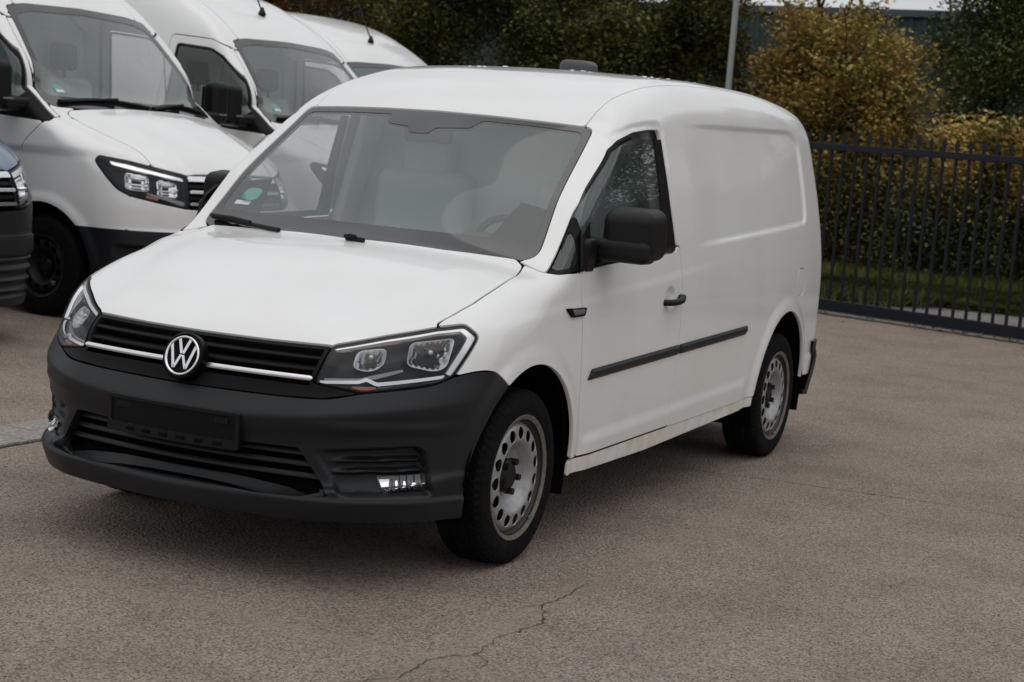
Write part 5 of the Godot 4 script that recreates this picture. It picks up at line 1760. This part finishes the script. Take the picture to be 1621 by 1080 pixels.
# a spray of leaves within a ball of the given reach
func leaf_mesh(count: int, reach: float, size: float) -> ArrayMesh:
	if not M.has("leaf"):
		var lm := mat("leaf", Color(1, 1, 1), 0.55, 0.0, 0.4)
		lm.vertex_color_use_as_albedo = true
		lm.cull_mode = BaseMaterial3D.CULL_DISABLED
		lm.backlight_enabled = true
		lm.backlight = grey(0.5)
	var V := PackedVector3Array()
	var Q := PackedVector3Array()
	var I := PackedInt32Array()
	for i in count:
		var at := Vector3(rng.randfn(0, 0.5), rng.randfn(0, 0.38), rng.randfn(0, 0.5)) * reach
		var b := Basis.from_euler(Vector3(rng.randf_range(-0.9, 0.5), rng.randf() * TAU, rng.randf_range(-0.5, 0.5)))
		var l := size * rng.randf_range(0.7, 1.25)
		var w := l * 0.36
		var n := V.size()
		for q in [Vector3(0, 0, 0), Vector3(w, 0.12 * l, l * 0.42), Vector3(0, 0, l), Vector3(-w, 0.12 * l, l * 0.42), Vector3(0, -0.02 * l, l * 0.5)]:
			V.append(at + b * q)
		var up := b * Vector3.UP
		var r := b * Vector3(1, 0, 0)
		Q.append(up)
		Q.append((up - r * 0.3).normalized())
		Q.append(up)
		Q.append((up + r * 0.3).normalized())
		Q.append(up)
		I.append_array([n, n + 4, n + 1, n + 1, n + 4, n + 2, n + 2, n + 4, n + 3, n + 3, n + 4, n])
	var s := [V, Q, I]
	wind(s)
	return mesh_of(s, M.leaf)


# a tree or bush: stems and limbs as one part, the crown as a mass of leaf sprays
func plant(called: String, label: String, category: String, group: String, base: Vector3, blobs: Array, palette: Array, sprays: int, spray: ArrayMesh, stems: int, stem_r: float, low: float) -> void:
	var t := thing(called, label, category, base, 0.0, group)
	var list := []
	var wood: Material = M.bark
	for k in stems:
		var foot := Vector3(rng.randf_range(-0.18, 0.18) * (stems - 1), -0.05, rng.randf_range(-0.18, 0.18) * (stems - 1))
		var blob: Array = blobs[k % blobs.size()]
		var head: Vector3 = blob[0] + Vector3(0, blob[1].y * 0.4, 0)
		var path := []
		for i in 9:
			var u := i / 8.0
			path.append(foot.lerp(head, u) + Vector3(sin(u * 5.0 + k), 0, cos(u * 4.0 + k * 2.0)) * 0.08 * u + Vector3(0, 0.25 * sin(u * PI), 0))
		list.append(tapered(path, stem_r, stem_r * 0.25))
		for i in 5:
			var s: Vector3 = path[3 + i]
			var tip: Vector3 = blob[0] + Vector3(rng.randf_range(-0.9, 0.9) * blob[1].x, rng.randf_range(-0.3, 0.9) * blob[1].y, rng.randf_range(-0.9, 0.9) * blob[1].z)
			list.append(tapered([s, s.lerp(tip, 0.35) + Vector3(0, 0.12, 0), s.lerp(tip, 0.7) + Vector3(0, 0.1, 0), tip], stem_r * 0.4, 0.004))
	part("trunk", joined(list), wood, t)
	var mm := MultiMesh.new()
	mm.transform_format = MultiMesh.TRANSFORM_3D
	mm.use_colors = true
	mm.mesh = spray
	var total := 0.0
	for b in blobs:
		total += b[1].x * b[1].y * b[1].z
	var xf := []
	var cl := []
	var clump := FastNoiseLite.new()
	clump.seed = rng.randi() % 1000
	clump.frequency = 0.8
	for b in blobs:
		var c: Vector3 = b[0]
		var r: Vector3 = b[1]
		var n := int(sprays * pow(r.x * r.y * r.z / total, 0.8))
		var tries := 0
		while n > 0 and tries < 60000:
			tries += 1
			var d := Vector3(rng.randfn(), rng.randfn(), rng.randfn()).normalized()
			var rad := pow(rng.randf(), 0.45)
			var wob := 1.0 + 0.35 * clump.get_noise_3dv((c + d * 1.5) * 1.3 + base)
			var p := c + d * r * rad * wob
			# gaps between the clumps
			if clump.get_noise_3dv(p * 1.6) < low or base.y + p.y < 0.05:
				continue
			xf.append(Transform3D(Basis.from_euler(Vector3(rng.randf_range(-0.5, 0.5), rng.randf() * TAU, rng.randf_range(-0.5, 0.5))).scaled(Vector3.ONE * rng.randf_range(0.75, 1.3)), p))
			var k := clampf(0.5 + 0.9 * clump.get_noise_3dv(p * 0.9 + Vector3(9, 3, 1)) + rng.randfn(0, 0.22), 0.0, 0.999) * (palette.size() - 1)
			var ca: Color = palette[int(k)]
			var cb: Color = palette[mini(int(k) + 1, palette.size() - 1)]
			var cc := ca.lerp(cb, k - int(k)) * rng.randf_range(0.75, 1.25)
			cc.a = 1.0
			cl.append(cc)
			n -= 1
	mm.instance_count = xf.size()
	for i in xf.size():
		mm.set_instance_transform(i, xf[i])
		mm.set_instance_color(i, cl[i])
	var o := MultiMeshInstance3D.new()
	o.multimesh = mm
	t.add_child(o)
	o.name = "crown"
	o.set_meta("kind", "stuff")


func tapered(path: Array, r0: float, r1: float, sides := 6) -> Array:
	var s := tube(path, 1.0, sides, false)
	for i in path.size():
		var r := lerpf(r0, r1, i / float(path.size() - 1))
		for k in sides + 1:
			var n := i * (sides + 1) + k
			s[0][n] = path[i] + (s[0][n] - path[i]) * r
	return s


func make_plants() -> void:
	var bk := mat("bark", Color(0.045, 0.037, 0.028), 0.9, 0.0, 0.2)
	bk.albedo_texture = noise_map(0.06, ramp([[0.2, grey(0.6)], [0.8, grey(1.0)]]), 256, 4, FastNoiseLite.TYPE_SIMPLEX_SMOOTH, 41)
	tri(bk, 2.0)
	var small := leaf_mesh(13, 0.21, 0.058)
	var mid := leaf_mesh(12, 0.22, 0.066)
	var thin := leaf_mesh(16, 0.24, 0.06)
	var green := [Color(0.045, 0.055, 0.022), Color(0.085, 0.10, 0.034), Color(0.15, 0.16, 0.048), Color(0.28, 0.24, 0.07)]
	var deep := [Color(0.036, 0.047, 0.02), Color(0.065, 0.082, 0.03), Color(0.11, 0.125, 0.042), Color(0.20, 0.18, 0.06)]
	var turning := [Color(0.035, 0.05, 0.014), Color(0.08, 0.10, 0.022), Color(0.18, 0.16, 0.032), Color(0.34, 0.24, 0.05)]
	var gold := [Color(0.13, 0.14, 0.04), Color(0.30, 0.23, 0.06), Color(0.44, 0.33, 0.09), Color(0.50, 0.31, 0.09), Color(0.62, 0.52, 0.18)]
	var rust := [Color(0.05, 0.045, 0.014), Color(0.11, 0.07, 0.018), Color(0.18, 0.09, 0.02), Color(0.21, 0.085, 0.022)]
	var willow := [Color(0.035, 0.06, 0.02), Color(0.07, 0.105, 0.032), Color(0.11, 0.15, 0.045), Color(0.19, 0.20, 0.065)]
	var scrub := [Color(0.03, 0.035, 0.014), Color(0.065, 0.07, 0.024), Color(0.12, 0.10, 0.034), Color(0.18, 0.14, 0.05)]
	var v := func(a: float, b: float, c: float) -> Vector3: return Vector3(a, b, c)
	var hedge := "dark green trees in the row beyond the yard"
	plant("broadleaf_tree", "brown and rust turning tree above the farthest parked van's roof", "tree", "", Vector3(-11.3, 0, -17.0), [[v.call(0, 2.6, 0), v.call(1.7, 1.6, 1.2)], [v.call(0.9, 1.6, 0.5), v.call(1.2, 1.4, 1.0)], [v.call(-0.6, 4.2, 0), v.call(1.4, 1.4, 1.1)]], rust, 3000, small, 3, 0.07, -0.3)
	var row := [
		[-9.6, -16.6, "dark green tree with brownish patches just right of the farthest van's roof", green],
		[-8.7, -17.4, "dark dense tree second from the left behind the small van's roof", deep],
		[-7.75, -17.2, "dark tree behind the front of the small van's roof", green],
		[-6.75, -17.8, "very dark tree directly behind the grey roof aerial base of the small van", deep],
		[-5.75, -17.6, "dark green tree left of the grey lamp post", green],
		[-5.0, -18.2, "green tree with yellowing leaves right beside the grey lamp post", turning]]
	for i in row.size():
		var r: Array = row[i]
		var blobs := []
		for k in 9:
			blobs.append([v.call(rng.randf_range(-0.75, 0.75), 0.9 + 0.52 * k + rng.randf_range(-0.2, 0.2), rng.randf_range(-0.5, 0.5)), v.call(rng.randf_range(0.55, 0.9), rng.randf_range(0.35, 0.6), rng.randf_range(0.5, 0.75))])
		plant("broadleaf_tree", r[2], "tree", hedge, v.call(r[0], 0, r[1]), blobs, r[3], 2300, [small, mid, small, small, mid, mid][i], 3, 0.07, -0.12)
	# a second, farther row that closes the view
	for i in 5:
		plant("broadleaf_tree", ["far dark tree seen between the trunks at the left end of the row", "far dark tree behind the middle of the dense row", "far tree showing sky through its top beside the lamp post", "far bare-topped tree over the green wall's left part", "far thin tree over the green wall near the right edge"][i], "tree", "trees behind the first row", v.call(-12.0 + i * 2.35, 0, -21.5 - 0.3 * i), [[v.call(0, 2.6, 0), v.call(1.5, 2.2, 0.9)], [v.call(0.3, 5.0, 0), v.call(1.4, 1.3, 0.9)]] if i < 2 else [[v.call(0, 5.4, 0), v.call(1.5, 0.9, 0.9)], [v.call(0.1, 1.2, 0), v.call(1.2, 1.2, 0.8)]], green if i < 2 else willow, 2200 if i < 2 else 900, small, 2, 0.07, -0.3 if i < 2 else -0.1)
	# autumn bushes behind the gate
	plant("hazel_bush", "tall golden brown autumn bush right of the lamp post, left of the two", "bush", "golden bushes behind the gate", v.call(-4.0, 0, -18.2), [[v.call(0, 1.60, 0), v.call(0.94, 1.39, 0.77)], [v.call(0.2, 2.89, 0), v.call(0.83, 0.80, 0.66)]], gold, 1102, mid, 5, 0.024, -0.06)
	plant("hazel_bush", "tallest golden autumn bush behind the left part of the gate", "bush", "golden bushes behind the gate", v.call(-3.2, 0, -17.9), [[v.call(0, 1.60, 0), v.call(0.88, 1.28, 0.77)], [v.call(0.05, 2.89, 0), v.call(0.83, 0.91, 0.66)], [v.call(0.45, 2.25, 0.1), v.call(0.66, 0.75, 0.55)]], gold, 1260, mid, 6, 0.024, -0.06)
	plant("hazel_bush", "golden green bush behind the middle of the gate", "bush", "golden bushes behind the gate", v.call(-2.45, 0, -18.4), [[v.call(0, 1.28, 0), v.call(0.83, 1.07, 0.77)], [v.call(0.05, 2.46, 0), v.call(0.66, 0.75, 0.55)]], gold, 840, mid, 5, 0.024, -0.06)
	plant("hazel_bush", "lower orange brown bush leaning over the gate near the right edge", "bush", "golden bushes behind the gate", v.call(-1.15, 0, -17.8), [[v.call(0, 1.44, 0), v.call(0.88, 0.80, 0.66)], [v.call(0.5, 1.66, 0.1), v.call(0.66, 0.54, 0.55)]], gold, 840, mid, 4, 0.024, -0.06)
	plant("hazel_bush", "orange brown bush at the right edge above the gate", "bush", "golden bushes behind the gate", v.call(0.05, 0, -17.6), [[v.call(0, 1.50, 0), v.call(0.88, 0.91, 0.66)], [v.call(0.6, 1.82, 0.0), v.call(0.77, 0.75, 0.55)]], gold, 945, mid, 4, 0.024, -0.06)
	plant("willow_tree", "pale green willow with dark slanting stems over the right end of the gate", "tree", "", v.call(-1.6, 0, -20.4), [[v.call(0, 3.1, 0), v.call(1.1, 1.0, 0.9)], [v.call(0.4, 4.3, 0), v.call(1.2, 0.9, 0.9)], [v.call(1.2, 3.4, 0.2), v.call(1.1, 1.2, 0.9)], [v.call(-0.3, 1.9, 0.2), v.call(0.9, 0.6, 0.7)]], willow, 2600, thin, 4, 0.06, -0.16)
	plant("willow_tree", "second green willow partly outside the right edge", "tree", "", v.call(0.5, 0, -20.2), [[v.call(0, 2.8, 0), v.call(1.3, 1.5, 1.0)], [v.call(0.2, 4.5, 0), v.call(1.2, 1.0, 0.9)]], willow, 2200, thin, 3, 0.06, -0.2)
	# dark undergrowth
	for i in 7:
		var x := -3.6 + i * 0.72
		plant("scrub_bush", ["dark scrub beside the van's rear edge behind the gate", "dark scrub with sparse yellow leaves low behind the gate's left end", "brown-green brambles low behind the gate", "dense dark brambles behind the middle of the gate", "grey-green weeds and brambles right of the middle of the gate", "dark green nettles low behind the gate near the right edge", "dark green bush at the foot of the right gate end"][i], "bush", "scrub behind the gate", v.call(x - 0.45, 0, -17.35 - 0.15 * (i % 3)), [[v.call(0, 0.45, 0), v.call(0.55, 0.55, 0.4)], [v.call(0.15, 0.95, -0.2), v.call(0.5, 0.5, 0.4)]], [scrub, turning, scrub, deep, willow, green, green][i], 620, small, 3, 0.012, -0.25)
	# the row goes on to the right of the picture, where the van's panes mirror it
	for i in 5:
		plant("broadleaf_tree", "tree right of the picture along the path, number %s counted from the gate" % ["one", "two", "three", "four", "five"][i], "tree", "trees farther along the path", v.call(2.4 + i * 1.9, 0, -16.4 + i * 1.2), [[v.call(0, 2.0, 0), v.call(1.5, 1.9, 1.0)], [v.call(0.3, 4.6, 0), v.call(1.5, 1.7, 1.0)]], [green, turning, deep, deep, green][i], 3800, small, 2, 0.08, -0.25)


func make_warehouse() -> void:
	var m := mat("green_cladding", Color(0.014, 0.042, 0.040), 0.5, 0.0, 0.5)
	var w := thing("warehouse", "long dark green metal-clad hall seen through the trees", "building", Vector3(-7.0, 0, -32.5), deg_to_rad(-7.0))
	# profiled sheets
	var prof := []
	var n := 0
	var x := -22.0
	while x < 22.0:
		prof.append_array([Vector2(x, 0), Vector2(x + 0.03, 0.035), Vector2(x + 0.14, 0.035), Vector2(x + 0.17, 0)])
		x += 0.30
	var V := PackedVector3Array()
	var Q := PackedVector3Array()
	var I := PackedInt32Array()
	for i in prof.size() - 1:
		var a: Vector2 = prof[i]
		var b: Vector2 = prof[i + 1]
		var d := (b - a).normalized()
		var k := V.size()
		V.append_array([Vector3(a.x, 0, a.y), Vector3(b.x, 0, b.y), Vector3(b.x, 4.72, b.y), Vector3(a.x, 4.72, a.y)])
		for j in 4:
			Q.append(Vector3(-d.y, 0, d.x))
		I.append_array([k, k + 2, k + 1, k, k + 3, k + 2])
	part("wall", [V, Q, I], m, w)
	part("wall_back", soft_box(Vector3(44.0, 4.7, 12.0), 0.02, Vector3(0, 2.35, -6.02), 1), m, w)
	part("roof_edge", soft_box(Vector3(44.2, 0.16, 0.22), 0.01, Vector3(0, 4.80, 0.02), 1), mat("roof_trim", Color(0.05, 0.075, 0.075), 0.4), w)


func make_lamp_post() -> void:
	var m := mat("galvanised", Color(0.30, 0.31, 0.30), 0.5, 0.4)
	var t := thing("lamp_post", "slim grey lamp post rising behind the small van's roof", "lamp post", Vector3(-3.30, 0, -13.77))
	part("pole", tapered([Vector3(0, 0, 0), Vector3(0, 1.0, 0), Vector3(0, 6.2, 0)], 0.040, 0.034, 14), m, t)
	part("lamp_head", soft_box(Vector3(0.5, 0.10, 0.2), 0.04, Vector3(0.28, 6.2, 0), 3), m, t)
	part("door_plate", soft_box(Vector3(0.06, 0.35, 0.01), 0.004, Vector3(0, 0.8, 0.038), 1), m, t)


func _ready() -> void:
	rng.seed = 7
	make_camera()
	make_light()
	make_materials()
	make_ground()
	make_warehouse()
	make_gate()
	make_lamp_post()
	make_small_van()
	make_big_vans()
	make_verge()
	make_plants()


func make_camera() -> void:
	var cam := Camera3D.new()
	cam.name = "camera"
	add_child(cam)
	var yaw := -2.6952991
	var pitch := -0.1157420
	var roll := 0.0798484
	var f := Vector3(sin(yaw) * cos(pitch), sin(pitch), cos(yaw) * cos(pitch))
	var r := f.cross(Vector3.UP).normalized()
	var u := r.cross(f)
	cam.transform = Transform3D(Basis(r * cos(roll) + u * sin(roll), u * cos(roll) - r * sin(roll), -f), Vector3(3.46976, 1.520645, 5.582487))
	# the lens: about 62 mm on full frame, set on the van's front corner
	var at := CameraAttributesPhysical.new()
	at.frustum_focal_length = 61.74
	at.frustum_focus_distance = 6.4
	at.frustum_near = 0.1
	at.frustum_far = 400.0
	at.exposure_aperture = 6.3
	cam.attributes = at
	cam.near = 0.1
	cam.far = 400.0
	cam.projection = Camera3D.PROJECTION_FRUSTUM
	cam.size = 0.2 * tan(deg_to_rad(21.998 / 2.0))
	cam.current = true


func make_light() -> void:
	var we := WorldEnvironment.new()
	we.name = "world_environment"
	var e := Environment.new()
	e.background_mode = Environment.BG_SKY
	e.tonemap_mode = Environment.TONE_MAPPER_LINEAR
	e.tonemap_exposure = 1.0
	e.sdfgi_enabled = true
	e.ssao_enabled = true
	e.ssil_enabled = true
	var sky := Sky.new()
	var sm := ProceduralSkyMaterial.new()
	sm.sky_top_color = Color(0.90, 0.925, 0.965).linear_to_srgb()
	sm.sky_horizon_color = Color(0.63, 0.645, 0.675).linear_to_srgb()
	sm.ground_horizon_color = Color(0.3, 0.29, 0.27).linear_to_srgb()
	sm.ground_bottom_color = Color(0.15, 0.14, 0.13).linear_to_srgb()
	sm.sky_curve = 0.2
	sm.sky_energy_multiplier = 0.86
	# broken layers of cloud laid over the even grey
	var im := Image.create(512, 256, false, Image.FORMAT_RGBF)
	var n := FastNoiseLite.new()
	n.seed = 12
	n.frequency = 1.5
	n.fractal_octaves = 5
	for y in 256:
		var up := PI * (0.5 - (y + 0.5) / 256.0)
		for x in 512:
			var a := TAU * (x + 0.5) / 512.0
			var d := Vector3(cos(a) * cos(up), sin(up) * 2.2, sin(a) * cos(up))
			var v := clampf(0.13 + 0.42 * n.get_noise_3dv(d), 0.0, 0.5)
			im.set_pixel(x, y, Color(v, v, v * 1.01))
	sm.sky_cover = ImageTexture.create_from_image(im)
	sm.sky_cover_modulate = Color(1, 1, 1, 1)
	sky.sky_material = sm
	e.sky = sky
	we.environment = e
	add_child(we)
	var sun := DirectionalLight3D.new()
	sun.name = "sun"
	add_child(sun)
	sun.light_energy = 0.2
	sun.light_angular_distance = 70.0
	sun.sky_mode = DirectionalLight3D.SKY_MODE_LIGHT_ONLY
	sun.light_color = Color(1.0, 0.98, 0.95)
	sun.shadow_enabled = true
	sun.look_at_from_position(Vector3(2.0, 9, 1.0), Vector3.ZERO)
